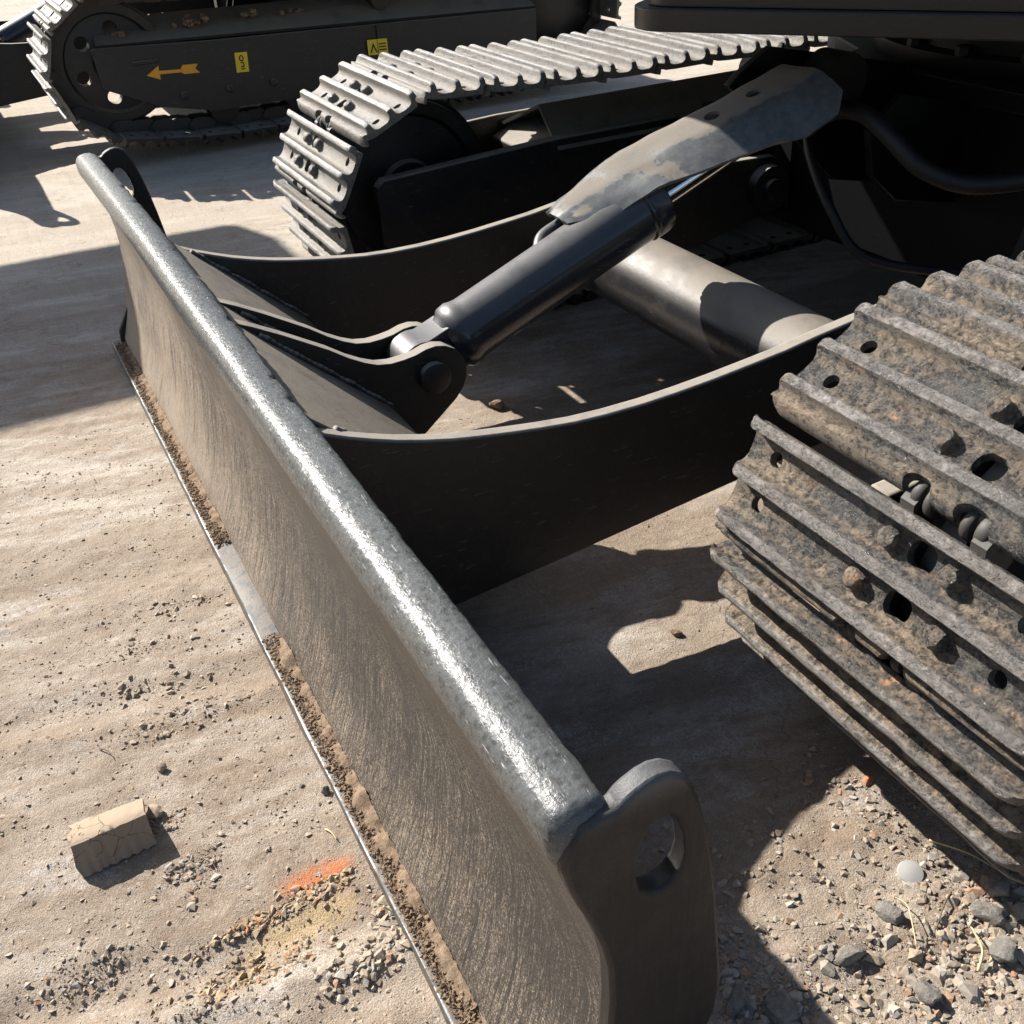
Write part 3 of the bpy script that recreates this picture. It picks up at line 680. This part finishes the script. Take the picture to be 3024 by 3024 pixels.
def build_cylinder(machine):
    cy = empty('blade_cylinder', parent=machine, loc=(0, 0, 0))
    tube('oil_pipe', [cp(-.036, .255, .022), cp(-.054, .275, .026), cp(-.060, .31, .024), cp(-.060, .37, .020), cp(-.056, .46, .020)], .011, M['barrel'], cy, 14)
    lathe('cylinder_barrel', [(.050, .020), (.052, .040), (.060, .0445), (.066, .050), (.080, .0515), (.088, .049), (.096, .0475), (.412, .0475), (.415, .0505), (.419, .0505), (.4205, .0488), (.423, .0505), (.440, .0505), (.449, .0490), (.453, .044), (.453, .022)], CA, CU, M['barrel'], cy, 72)
    # eye with its forged shoulder between the ears
    bm = bmesh.new(); e = bm
    prof = [(CA.y + .043 * math.cos(rad(a)), CA.z + .043 * math.sin(rad(a))) for a in range(80, 335, 15)]
    tip1 = Vector((0, CA.y, CA.z)) + CU * .060 - CN * .036; tip2 = Vector((0, CA.y, CA.z)) + CU * .060 + CN * .036
    prof = prof + [(tip1.y, tip1.z), (tip2.y, tip2.z)]
    add_plate(bm, prof, CA.x - .028, CA.x + .028); o = link('cylinder_eye', bm_me(bm), M['barrel'], cy, rad(40))
    md = o.modifiers.new('b', 'BEVEL'); md.width = .005; md.segments = 3; md.limit_method = 'ANGLE'
    lathe('cylinder_rod', [(.44, .0205), (.80, .0205)], CA, CU, M['chrome'], cy, 48)
    lathe('rod_eye', [(-.03, .02), (-.03, .042), (.03, .042), (.03, .02)], (CA.x, CA.y + .81 * CU.y, CA.z + .81 * CU.z), (1, 0, 0), M['shade_black'], cy)
    # sheet steel guard, folded over the rod
    secs = [  # s, left flange, left fold, right fold, right flange (x from the axis), n of the top, n of the flange bottoms
        (.300, -.070, -.058, -.018, -.004, .054, .049), (.330, -.086, -.070, -.012, .014, .057, .044), (.375, -.092, -.080, -.006, .030, .060, .036), (.430, -.094, -.086, .002, .048, .062, .046), (.455, -.094, -.086, .008, .056, .062, .045),
        (.480, -.086, -.078, .014, .062, .062, .042), (.545, -.074, -.064, .030, .080, .062, .034), (.600, -.062, -.052, .042, .094, .062, .024), (.660, -.050, -.040, .056, .112, .062, .012),
        (.712, -.042, -.032, .072, .122, .062, .020), (.738, -.040, -.030, .076, .108, .061, .038)]
    bm = bmesh.new(); rows = []
    def lerp(a, b, t): return tuple(x + (y - x) * t for x, y in zip(a, b))
    fine = []
    for a, b in zip(secs, secs[1:]):
        for i in range(5): fine.append(lerp(a, b, i / 5))
    fine.append(secs[-1])
    for s, a, b, c, d, nt, nb in fine:
        row = []
        line = [(a, nb), (a + (b - a) * .5, nb + (nt - nb) * .55), (b - .002, nt - .005), (b + .006, nt)] + [(b + .006 + (c - b - .012) * t, nt + .0015) for t in (.2, .4, .6, .8)] + [(c - .006, nt), (c + .003, nt - .005), (c + (d - c) * .35, nt - (nt - nb) * .35), (c + (d - c) * .7, nt - (nt - nb) * .7), (d, nb)]
        for x, n in line:
            q = Vector((x * 22, s * 22, 2.5)); row.append(bm.verts.new(cp(x, s + noise.noise(q) * .004, n + noise.noise(q + Vector((3, 1, 4))) * .0035)))
        rows.append(row)
    for a, b in zip(rows, rows[1:]):
        for j in range(len(a) - 1): bm.faces.new((a[j], a[j + 1], b[j + 1], b[j]))
    g = link('rod_guard', bm_me(bm), M['guard'], machine, rad(60))
    md = g.modifiers.new('s', 'SOLIDIFY'); md.thickness = .006; md.offset = -1
    g.data = applied(g); g.modifiers.clear()
    cb = bmesh.new()
    for x, s in ((-.005, .585), (.006, .658)): add_lathe(cb, [(-.05, .0125), (.05, .0125)], cp(x, s, .06), CN, 20)
    cut(g, cb); sba(g.data, rad(45))
    return cy

# ---------------------------------------------------------------- car body and upper structure
def build_carbody(machine, detail=True):
    cb = empty('car_body', parent=machine)
    plate('deck_plate', [(-.25, .72), (-.21, .635), (.21, .635), (.25, .72), (.42, .80), (.42, 1.45), (-.42, 1.45), (-.42, .80)], .470, .500, M['shade_black'], cb, axes='xy', bevel=.003)
    plate('centre_box', [(.66, .16), (.66, .47), (1.40, .47), (1.40, .16)], -.34, .34, M['shade_black'], cb, bevel=.004)
    plate('bottom_plate', [(.67, .150), (.67, .165), (1.45, .165), (1.45, .150)], -.40, .40, M['shade_black'], cb, bevel=.001)
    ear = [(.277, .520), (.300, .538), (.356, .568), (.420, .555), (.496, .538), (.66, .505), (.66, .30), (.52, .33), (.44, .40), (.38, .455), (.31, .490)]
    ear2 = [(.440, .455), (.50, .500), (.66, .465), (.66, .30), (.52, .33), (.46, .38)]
    for a, b, ear in ((-.085, -.070, ear), (.065, .080, ear2)): plate('rod_bracket', ear, a, b, M['shade_black'], cb, bevel=.002)
    # arched plates that carry the arm pivots
    for s in (1, -1):
        arch = [(.66, .50), (.60, .44), (.565, .36), (.535, .27), (.54, .20), (.58, .165), (.66, .16)]
        for x in ((.300, .385) if s > 0 else (.385,)):
            x0, x1 = (x, x + .016) if s > 0 else (-x - .016, -x); plate('pivot_bracket', arch, x0, x1, M['shade_black'], cb, bevel=.002)
        for y in (.80, 1.30):                                 # legs out to the track frames
            plate('frame_leg', [(y - .11, .17), (y - .10, .33), (y + .10, .33), (y + .11, .17)], min(s * .34, s * .70), max(s * .34, s * .70), M['shade_black'], cb, bevel=.008)
    lathe('slewing_ring', [(0, .36), (.012, .365), (.030, .365), (.034, .34), (.060, .34), (.064, .37), (.10, .37)], (0, 1.02, .500), (0, 0, 1), M['shade_black'], cb, 72)
    if detail:
        for i in range(20):
            a = i * math.pi / 10 + .1
            lathe('ring_bolt', [(0, .013), (.014, .013), (.016, .009)], (.352 * math.cos(a) , 1.02 + .352 * math.sin(a), .530), (0, 0, 1), M['shade_black'], cb, 6, rad(20))
        tube('hydraulic_hose', [(.0, .38, .45), (.045, .39, .485), (.10, .40, .490), (.155, .41, .462), (.205, .43, .425), (.26, .48, .405), (.33, .56, .42)], .0135, M['hose'], cb, 12, .07, 22)
        tube('hydraulic_hose', [(-.04, .42, .44), (.0, .40, .40), (.07, .39, .335), (.12, .42, .27), (.20, .50, .25), (.28, .60, .25)], .0075, M['hose'], cb, 10, .07, 22)
    return cb
def build_upper(machine, yaw, corner, e1len=1.30, e2len=1.45, zb=.62):
    up = empty('upper_body', parent=machine)
    e1 = Vector((math.cos(yaw), math.sin(yaw), 0)); e2 = Vector((-math.sin(yaw), math.cos(yaw), 0)); c = Vector(corner)
    def outline(inset, r=.06):
        pts = []
        L1, L2 = e1len - inset, e2len - inset; lo = inset
        for (cx, cy, a0) in ((lo + r, lo + r, 180), (L1 - r, lo + r, 270), (L1 - r, L2 - r, 0), (lo + r, L2 - r, 90)):
            for i in range(7):
                a = rad(a0 + 15 * i); p = c + e1 * (cx + r * math.cos(a)) + e2 * (cy + r * math.sin(a)); pts.append((p.x, p.y))
        return pts
    plate('skirt_rim', outline(0), zb, zb + .030, M['house'], up, axes='xy', bevel=.006)
    plate('floor_frame', outline(.018, .05), zb + .0301, zb + .16, M['house'], up, axes='xy', bevel=.004)
    plate('engine_cover', outline(.03, .08), zb + .1601, zb + .95, M['house'], up, axes='xy', bevel=.03)
    return up
def build_shade_box(up):  # unseen box above the view, added to cast shade on the rod guard
    plate('shade_box_floor', [(-.95, -.075), (-.24, -.075), (-.24, .9), (-.95, .9)], .96, 1.00, M['house'], up, axes='xy')
    plate('shade_box_body', [(-.94, -.065), (-.25, -.065), (-.25, .89), (-.94, .89)], 1.0001, 1.70, M['house'], up, axes='xy', bevel=.05)

# ---------------------------------------------------------------- the excavator in front
own = empty('excavator', 'black crawler excavator whose dirty dozer blade crosses the foreground', 'excavator')
build_blade(own); build_arms(own); build_cylinder(own)
build_track(own, 1, 'rusty mud-caked track at the right edge', .381, False)
build_track(own, -1, 'dusty pale track beyond the push arms', .483, True)
for s in (1, -1): build_track_frame(own, s)
build_carbody(own)
build_shade_box(build_upper(own, rad(36.4), (-.085, .085, 0)))
# packed dirt lying on the ledge of the cutting edge
def ledge_dirt(x0, x1, seed):
    n = int((x1 - x0) / .004); bm = bmesh.new(); rows = []
    for i in range(n + 1):
        x = x0 + (x1 - x0) * i / n; e = min(1, min(x - x0, x1 - x) / .02 + .02)
        hgt = (.010 + .009 * noise.noise(Vector((x * 18, seed, 0))) + .005 * noise.noise(Vector((x * 60, seed, 3)))) * e
        wid = (.0205 + .006 * noise.noise(Vector((x * 25, seed, 7))) + .003 * noise.noise(Vector((x * 90, seed, 7)))) * e
        row = []
        for t in (0, .12, .3, .5, .7, .88, 1):
            y = -.6385 - wid * t; z = -.017 + hgt * (1 - t) ** .6 + .0005
            q = Vector((x * 220, t * 4, seed)); row.append(bm.verts.new((x, y + noise.noise(q) * .0022, z + noise.noise(q + Vector((9, 9, 9))) * .0026 * (1.2 - t))))
        rows.append(row)
    for a, b in zip(rows, rows[1:]):
        for j in range(6): bm.faces.new((a[j], a[j + 1], b[j + 1], b[j]))
    o = link('ledge_dirt', bm_me(bm), M['dirt'], [c for c in own.children if c.name.startswith('dozer_blade')][0], rad(60)); o['kind'] = 'stuff'
ledge_dirt(-.93, -.055, 1.0); ledge_dirt(.195, .93, 5.0)

# ---------------------------------------------------------------- the excavator behind
nb = empty('excavator', 'parked excavator in the background with an orange arrow decal on its track frame', 'excavator', (-3.496, -.30, .03))
build_blade(nb, False)
for a, b in ((.340, .360), (-.360, -.340)):
    plate('push_arm', ARM_TOP + [(.64, .27), (.64, .20), (.45, .150), (.10, .114), (-.177, .090), (-.520, .062), (-.560, .070)], a, b, M['black'], nb)
lathe('cross_tube', [(0, .07), (.68, .07)], (-.34, .185, .199), (1, 0, 0), M['tubepaint'], nb)
lathe('cylinder_barrel', [(.05, .03), (.06, .048), (.46, .048), (.465, .03)], CA, CU, M['barrel'], nb)
lathe('cylinder_rod', [(.44, .0205), (.80, .0205)], CA, CU, M['chrome'], nb)
build_track(nb, 1, None, .30, True, zc=.245, bolts=False, holes=True, ys=1.74)
build_carbody(nb, False)
box('upper_body', -.9, .30, .05, 1.5, .72, 1.1, M['house'], nb, .03)
fr = empty('track_frame', parent=nb)
plate('side_panel', [(.11, .100), (-.06, .180), (-.068, .300), (-.055, .306), (.33, .286), (1.60, .250), (1.60, .06), (.30, .06)], .905, .925, M['plate'], fr)
plate('side_panel', [(.10, .06), (.10, .34), (1.58, .33), (1.58, .06)], .70, .72, M['black'], fr)
bm = bmesh.new()
v = [bm.verts.new(p) for p in ((.915, -.05, .304), (.74, -.02, .362), (.74, 1.60, .330), (.915, 1.60, .250))]
bm.faces.new(v); o = link('roof_plate', bm_me(bm), M['plate'], fr); md = o.modifiers.new('s', 'SOLIDIFY'); md.thickness = .01
for y in (.20, .36, .52, .80, 1.02, 1.24): lathe('roller_bolt', [(0, .014), (.012, .013), (.014, .009)], (.924, y, .125), (1, 0, 0), M['plate'], fr, 12)
box('grip_slot', .9251, .932, .05, .14, .240, .252, M['black'], fr, .002)
bm = bmesh.new(); add_box(bm, .9251, .933, .93, 1.06, .160, .265); link('cover_plate', bm_me(bm), M['plate'], fr)
# decals: flat stickers a hair proud of the panel
def decal(name, poly, x, mat):
    poly = [(y + .015, z - .058) for y, z in poly]
    return plate(name, poly, x, x + .0012, mat, fr, bevel=0)
def yz(y, z): return (y, z)
decal('arrow_decal', [(.075, .262), (.120, .288), (.118, .272), (.190, .268), (.200, .280), (.252, .278), (.240, .264), (.254, .249), (.200, .251), (.190, .258), (.118, .261), (.118, .244)], .9256, M['orange'])
decal('hook_decal', [(.380, .232), (.384, .296), (.428, .294), (.424, .230)], .9256, M['yellow'])
decal('warning_decal', [(.872, .228), (.872, .280), (.950, .277), (.950, .225)], .934, M['yellow'])
def ring(cy, cz, ry, rz, w, x, a0=0, a1=360, name='hook_symbol'):
    o_ = []; i_ = []
    for k in range(13):
        a = rad(a0 + (a1 - a0) * k / 12); o_.append((cy + ry * math.cos(a), cz + rz * math.sin(a))); i_.append((cy + (ry - w) * math.cos(a), cz + (rz - w) * math.sin(a)))
    decal(name, o_ + i_[::-1], x, M['ink'])
ring(.404, .276, .0085, .0105, .0035, .9272, 0, 350); ring(.404, .2555, .0075, .009, .0035, .9272, -150, 140)
decal('hook_symbol', [(.396, .243), (.398, .240), (.408, .2395), (.412, .244), (.4095, .2455), (.406, .2425), (.400, .2430)], .9272, M['ink'])
decal('warning_symbol', [(.880, .236), (.894, .268), (.908, .235), (.903, .235), (.894, .257), (.885, .236)], .9356, M['ink'])
for i in range(3): decal('warning_text', [(.916, .240 + .010 * i), (.916, .244 + .010 * i), (.944, .2435 + .010 * i), (.944, .2395 + .010 * i)], .9356, M['ink'])
decal('warning_frame', [(.911, .231), (.911, .275), (.9125, .275), (.9125, .231)], .9356, M['ink'])
# boom and bucket out of view, added and shaped for the band of shade at left
bk = [(-.92, 1.78), (-.95, 1.98), (-2.20, 2.00), (-2.60, 1.90), (-2.55, 1.78), (-2.2, 1.72)]
plate('shade_bucket', bk, -.42, .34, M['house'], nb, bevel=.03)
plate('unseen_boom', [(-2.4, 1.80), (-2.4, 1.96), (-3.4, 2.60), (-4.6, 2.30), (-4.6, 2.05), (-3.4, 2.30)], -.12, .10, M['house'], nb, bevel=.01)

# ---------------------------------------------------------------- loose things on the ground
def stone_mesh(seed, sx, sy, sz, sub=2, rough=.16, facet=True):
    rnd = random.Random(seed); bm = bmesh.new(); bmesh.ops.create_icosphere(bm, subdivisions=sub, radius=1)
    planes = [(Vector((rnd.gauss(0, 1), rnd.gauss(0, 1), rnd.gauss(0, 1))).normalized(), rnd.uniform(.55, .85)) for _ in range(9)]
    for v in bm.verts:
        p = v.co.copy()
        for n_, d in planes:
            k_ = p.dot(n_) - d
            if k_ > 0: p -= n_ * k_ * .92
        p *= 1 + rough * noise.noise(p * 2.1 + Vector((seed, 0, 0))) + rough * .35 * noise.noise(p * 6 + Vector((seed, 2, 0)))
        v.co = Vector((p.x * sx, p.y * sy, p.z * sz)) * (1 + .05 * noise.noise(p * 14))
    return bm_me(bm, 'stone')
def stone(name, seed, x, y, s, mat, label, cat, group=None, rz=0, sub=3, sink=.3):
    me = stone_mesh(seed, *s, sub=sub); o = link(name, me, M[mat], None, rad(30)); o.location = (x, y, gh(x, y) + s[2] * (1 - sink) * .8)
    o.rotation_euler = (random.Random(seed).uniform(-.15, .15), 0, rz); tag(o, label, cat, group); return o
G = 'loose stones by the near track'
stone('stone', 3, .905, -.232, (.010, .019, .009), 'lump', 'pale pointed stone casting a shadow in the sunlit dirt, below the white cap', 'stone', G, 1.9)
stone('stone', 4, .953, -.150, (.017, .016, .012), 'lump', 'round grey stone by the lower right edge, below the corner of the track', 'stone', G)
stone('stone', 5, .930, -.392, (.020, .015, .013), 'lump', 'large grey stone in the shade right of the blade end, at the bottom', 'stone', G, .4)
stone('stone', 6, .989, -.168, (.015, .017, .012), 'lump', 'pale grey stone cut by the right edge of the photo', 'stone', G, .9)
stone('stone', 7, .936, -.120, (.016, .013, .011), 'gravel', 'dusty brown stone against the foot of the track corner', 'stone', G, .3)
stone('stone', 8, .903, -.421, (.017, .010, .009), 'lump', 'long grey stone leaning near the lower rear corner of the blade end', 'stone', G, 2.2)
stone('stone', 9, .920, -.300, (.018, .010, .009), 'lump', 'flat tan block half buried in the dirt above the bottom edge', 'stone', G, 1.2)
stone('stone', 10, .985, -.262, (.015, .011, .009), 'lump', 'angular grey stone in the bottom right corner', 'stone', G, .2)
stone('stone', 12, .470, -.672, (.0055, .006, .006), 'lump', 'small bluish pebble alone on the mud close to the blade', 'stone', None, .5)
stone('stone', 13, .335, -.832, (.008, .006, .006), 'crumb', 'small brown clod alone on the mud above the mud slab', 'clod', None, .5)
stone('brick_fragment', 15, .768, -.130, (.006, .009, .0045), 'brick', 'small orange brick chip on the sunlit dirt beside the track', 'brick chip', None, .5)
stone('clod', 21, -.262, -.075, (.016, .014, .012), 'dirt', 'dark clod on the shaded ground behind the cylinder pin', 'clod', None, .5)
stone('clod', 22, .448, -.165, (.009, .006, .006), 'dirt', 'small dark clod on the sunlit patch between arm and track', 'clod', None, .5)
stone('clod', 23, .396, -.928, (.014, .010, .009), 'crumb', 'curled dry clod just left of the mud slab', 'clod', None, .5)
stone('clod', 24, .402, -.853, (.012, .010, .008), 'crumb', 'round dry clod at the upper corner of the mud slab', 'clod', None, .5)
# white cap
bm = bmesh.new(); add_lathe(bm, [(0, .0125), (.0035, .0132), (.0048, .0125), (.0052, .0105), (.0062, .006), (.0065, .001)], (0, 0, 0), (0, 0, 1), 28)
o = link('bottle_cap', bm_me(bm), M['white'], None, rad(40)); o.location = (.879, -.178, gh(.879, -.178) - .001); o.rotation_euler = (.15, .22, 0)
tag(o, 'white round cap lying in the sunlit dirt beside the near track', 'cap')
# dried mud slab: an L-section cast of a track shoe
def mud_slab():
    bm = bmesh.new(); n = 34; rows = []
    a = Vector((.430, -.941, 0)); b = Vector((.427, -.861, 0)); 
    sec = [(-.050, .006), (-.047, .013), (-.030, .0225), (-.012, .031), (.000, .0345), (.006, .034), (.010, .028), (.017, .012), (.024, .001), (.016, .000), (.006, .012), (-.002, .024), (-.014, .022), (-.035, .012)]
    for i in range(n + 1):
        t = i / n; c = a.lerp(b, t); row = []
        for j, (x, z) in enumerate(sec):
            q = Vector((t * 5, j * .5, 3)); rag = (noise.noise(Vector((j * .8, 4, 1 if i < n / 2 else 6))) * .006) * (1 if i in (0, n) else (.4 if i in (1, n - 1) else 0))
            low = 1 + (noise.noise(Vector((t * 14, 1, 1))) * .25 if j in (7, 8, 9) else 0)
            row.append(bm.verts.new((c.x + x * (1 - .12 * t) * low + noise.noise(q) * .0012, c.y + rag + noise.noise(q * 3) * .0006, GZ + .001 + max(0, z + .006 * (1 - abs(2 * t - 1)) * 0 + noise.noise(q * 2) * .0012))))
        rows.append(row)
    m = len(sec)
    for p, q in zip(rows, rows[1:]):
        for j in range(m): bm.faces.new((p[j], p[(j + 1) % m], q[(j + 1) % m], q[j]))
    bm.faces.new(rows[0][::-1]); bm.faces.new(rows[-1])
    o = link('mud_slab', bm_me(bm), M['mudslab'], None, rad(50)); o.rotation_euler = (0, 0, 0)
    tag(o, 'cracked angular slab of dried mud lying alone on the ground left of the blade', 'mud slab')
mud_slab()
# straws and twigs
def straw(pts, r, mat, label, name='straw', cat='straw'):
    P3 = [Vector((x, y, gh(x, y) + z)) for x, y, z in pts]; o = tube(name, P3, lambda t: r * (1 - .5 * t), M[mat], None, 6, 0, 6); tag(o, label, cat)
straw([(.650, -.672, .012), (.657, -.664, .008), (.668, -.655, .004)], .0016, 'straw', 'pale straw stub standing in the gravel against the blade edge')
straw([(.265, -.893, .002), (.277, -.884, .004), (.290, -.880, .002)], .0009, 'twig', 'thin dry stalk on the mud above the slab', 'twig', 'twig')
straw([(.520, -.690, .002), (.530, -.686, .003), (.541, -.684, .002)], .0012, 'straw', 'short straw between the slab and the blade')
straw([(.945, -.238, .006), (.925, -.226, .014), (.908, -.214, .012), (.893, -.213, .006)], .0010, 'straw', 'yellow curved straw over the pointed pale stone')
straw([(.918, -.163, .004), (.925, -.180, .006), (.938, -.203, .004)], .0012, 'twig', 'brown twig between the pale stone and the white cap', 'twig', 'twig')
straw([(.860, -.132, .004), (.895, -.112, .010), (.930, -.100, .004)], .0013, 'straw', 'long dry stem in the shadow under the track')
straw([(.990, -.205, .004), (.980, -.190, .014), (.962, -.181, .012), (.955, -.176, .006)], .0014, 'straw', 'forked pale stem in the bottom right corner')
# loose grains that nobody could count
def scatter(name, n, draw, smin, smax, mat, label, seed, big=False, ex=3.0):
    rng = random.Random(seed); base = []
    for k_ in range(7):
        bm = bmesh.new()
        for _ in range(15 if big else 9):
            d = Vector((rng.gauss(0, 1), rng.gauss(0, 1), rng.gauss(0, 1))).normalized(); bm.verts.new(d * rng.uniform(.8, 1.1))
        r_ = bmesh.ops.convex_hull(bm, input=bm.verts)
        bmesh.ops.delete(bm, geom=[v for v in bm.verts if not v.link_faces], context='VERTS')
        bmesh.ops.triangulate(bm, faces=bm.faces); bmesh.ops.recalc_face_normals(bm, faces=bm.faces); bm.verts.index_update()
        base.append((np.array([v.co[:] for v in bm.verts]), np.array([[v.index for v in f.verts] for f in bm.faces]))); bm.free()
    V = []; F = []; off = 0
    for _ in range(n):
        p = draw(rng)
        if p is None: continue
        x, y = p[:2]; k_ = p[2] if len(p) > 2 else 1
        s = smin * (smax / smin) ** (rng.random() ** ex) * k_
        bv, bf = base[rng.randrange(7)]; R_ = np.array(Matrix.Rotation(rng.uniform(0, 6.28), 3, 'Z') @ Matrix.Rotation(rng.uniform(-.6, .6), 3, 'X'))
        sc = np.array([rng.uniform(.7, 1.25), rng.uniform(.7, 1.25), rng.uniform(.45, .85)]) * s
        V.append((bv * sc) @ R_.T + np.array([x, y, gh(x, y) + s * .02])); F.append(bf + off); off += len(bv)
    V = np.concatenate(V); F = np.concatenate(F)
    me = bpy.data.meshes.new(name); me.vertices.add(len(V)); me.vertices.foreach_set('co', V.ravel())
    me.loops.add(F.size); me.loops.foreach_set('vertex_index', F.ravel().astype(np.int32)); me.polygons.add(len(F))
    me.polygons.foreach_set('loop_start', np.arange(0, F.size, 3, dtype=np.int32)); me.polygons.foreach_set('use_smooth', np.zeros(len(F), bool)); me.update(calc_edges=True)
    o = link(name, me, M[mat]); o['kind'] = 'stuff'; o['label'] = label; return o
def nz(x, y, f, o=0): return noise.noise(Vector((x * f + o, y * f, o)))
def d_left(r):
    x, y = r.uniform(-.6, .78), r.uniform(-1.05, -.672)
    u = x * .98 - y * .19
    dens = .35 + .65 * max(0, (x + .2) / .9) + 1.3 * max(0, noise.noise(Vector((u * 14, y * 3, 4)))) + .8 * max(0, nz(x, y, 9, 2))
    return (x, y) if r.random() < dens * .45 else None
def d_right(r):
    x, y = r.uniform(.62, 1.08), r.uniform(-.55, .02)
    dens = max(0, (x - .70) / .25) + 1.2 * max(0, nz(x, y, 10, 3))
    return (x, y) if r.random() < dens * .6 else None
def blob(cx, cy, sx, sy, ang=0, k_=1):
    def f(r):
        a, b = r.gauss(0, sx), r.gauss(0, sy); return (cx + a * math.cos(ang) - b * math.sin(ang), cy + a * math.sin(ang) + b * math.cos(ang), k_)
    return f
def multi(*fs):
    return lambda r: fs[r.randrange(len(fs))](r)
def d_mid(r): return (r.uniform(-.7, .62), r.uniform(-.35, .25)) if r.random() < .5 else None
scatter('gravel', 42000, d_left, .0005, .0040, 'crumb', 'fine soil crumbs scattered over the mud left of the blade', 11, False, 6.0)
scatter('gravel', 3500, d_mid, .0006, .004, 'crumb', 'soil crumbs on the ground under the arms', 12)
scatter('gravel', 34000, d_right, .0006, .0068, 'gravel', 'loose gravel on the dirt at the lower right', 13, False, 4.0)
scatter('gravel', 520, multi(blob(.965, -.24, .03, .08), blob(.94, -.13, .03, .03), blob(.90, -.41, .03, .03), blob(.975, -.16, .02, .04)), .003, .0105, 'gravel', 'coarser gravel between the stones at the lower right', 14, True)
scatter('gravel', 2600, multi(blob(.653, -.795, .007, .028), blob(.650, -.80, .010, .04), blob(.597, -.775, .005, .038), blob(.592, -.72, .006, .02)), .0009, .0065, 'ochre', 'ochre gravel in two rows beside the yellow sand', 15)
scatter('gravel', 420, multi(blob(.690, -.690, .013, .014), blob(.655, -.668, .012, .010), blob(.700, -.72, .012, .02)), .0025, .0085, 'gravel', 'grey broken chips heaped against the blade edge', 16, True)
scatter('gravel', 900, multi(blob(.175, -.84, .014, .07, -.19), blob(.205, -.79, .014, .06, -.19), blob(.255, -.75, .012, .05, -.19), blob(.26, -.83, .012, .02), blob(.10, -.80, .01, .05, -.19), blob(.03, -.74, .01, .05, -.19)), .0008, .0070, 'crumb', 'soil crumbs gathered along the wheel marks', 17, False, 4.0)
scatter('gravel', 1500, multi(blob(.640, -.865, .02, .03), blob(.50, -.83, .012, .016), blob(.42, -.86, .01, .02), blob(.57, -.95, .02, .03)), .0008, .0065, 'gravel', 'grey gravel near the bottom left edge', 18)
scatter('gravel', 46, multi(blob(.985, -.215, .02, .05), blob(.925, -.41, .03, .03), blob(.99, -.15, .015, .03)), .006, .0145, 'gravel', 'broken stones in the bottom right corner', 19, True)
def d_ledge(r):
    x = r.uniform(-.93, .93)
    if -.055 < x < .195: return None
    return (x, r.uniform(-.663, -.640))
gh_ground = gh
gh = lambda x, y: -.0105 + .002 * noise.noise(Vector((x * 30, y * 30, 0)))
scatter('ledge_crumb', 15000, d_ledge, .0006, .0042, 'dirt', 'soil crumbs lying on the ledge of the cutting edge', 20)
gh = gh_ground
# dirt caught on the lowest shoes of the near track
def on_shoe():
    cc = Vector((0, 0, .2345)); V = bmesh.new(); r = random.Random(3)
    trk = [c for c in own.children if c.name.startswith('crawler_track')][0]
    for _ in range(900):
        s_ = r.choice([-.0255, .0255]) + r.uniform(-.014, .014); phi = .381 - (.655 if r.random() < .6 else 1.31)
        u = r.choice([.20, .235, .30]) + r.gauss(0, .035)
        if not .02 < u < .385: continue
        ny = -math.cos(phi); nz_ = math.sin(phi); ty = math.sin(phi); tz = math.cos(phi)
        rr = .1975 + .0205 + r.uniform(0, .005); p = Vector((XI + u, ny * rr + ty * s_, .2345 + nz_ * rr + tz * s_))
        sz = .0012 * 6 ** (r.random() ** 2)
        bmesh.ops.create_icosphere(V, subdivisions=1, radius=sz, matrix=Matrix.Translation(p) @ Matrix.Diagonal((r.uniform(.7, 1.6), r.uniform(.6, 1.2), r.uniform(.6, 1), 1)))
    for v in V.verts: v.co += Vector((r.uniform(-1, 1), r.uniform(-1, 1), r.uniform(-1, 1))) * .0006
    o = link('caked_mud', bm_me(V), M['dirt'], trk); o['kind'] = 'stuff'
on_shoe()
def roof_mud():
    V = bmesh.new(); r = random.Random(9)
    for cx, cy, cz, n, w in ((.86, .30, .335, 26, .030), (.84, .50, .335, 14, .022), (.83, .66, .33, 9, .016), (.88, .02, .325, 7, .02)):
        for _ in range(n):
            q = Vector((cx + r.gauss(0, w * .6), cy + r.gauss(0, w), cz + abs(r.gauss(0, w * .35))))
            bmesh.ops.create_icosphere(V, subdivisions=1, radius=r.uniform(.005, .015), matrix=Matrix.Translation(q) @ Matrix.Rotation(r.uniform(0, 3), 4, 'Z') @ Matrix.Diagonal((r.uniform(.7, 1.4), 1, r.uniform(.6, 1), 1)))
    for v in V.verts: v.co += Vector((r.uniform(-1, 1), r.uniform(-1, 1), r.uniform(-1, 1))) * .002
    o = link('caked_mud', bm_me(V), M['dirt'], fr); o['kind'] = 'stuff'
roof_mud()
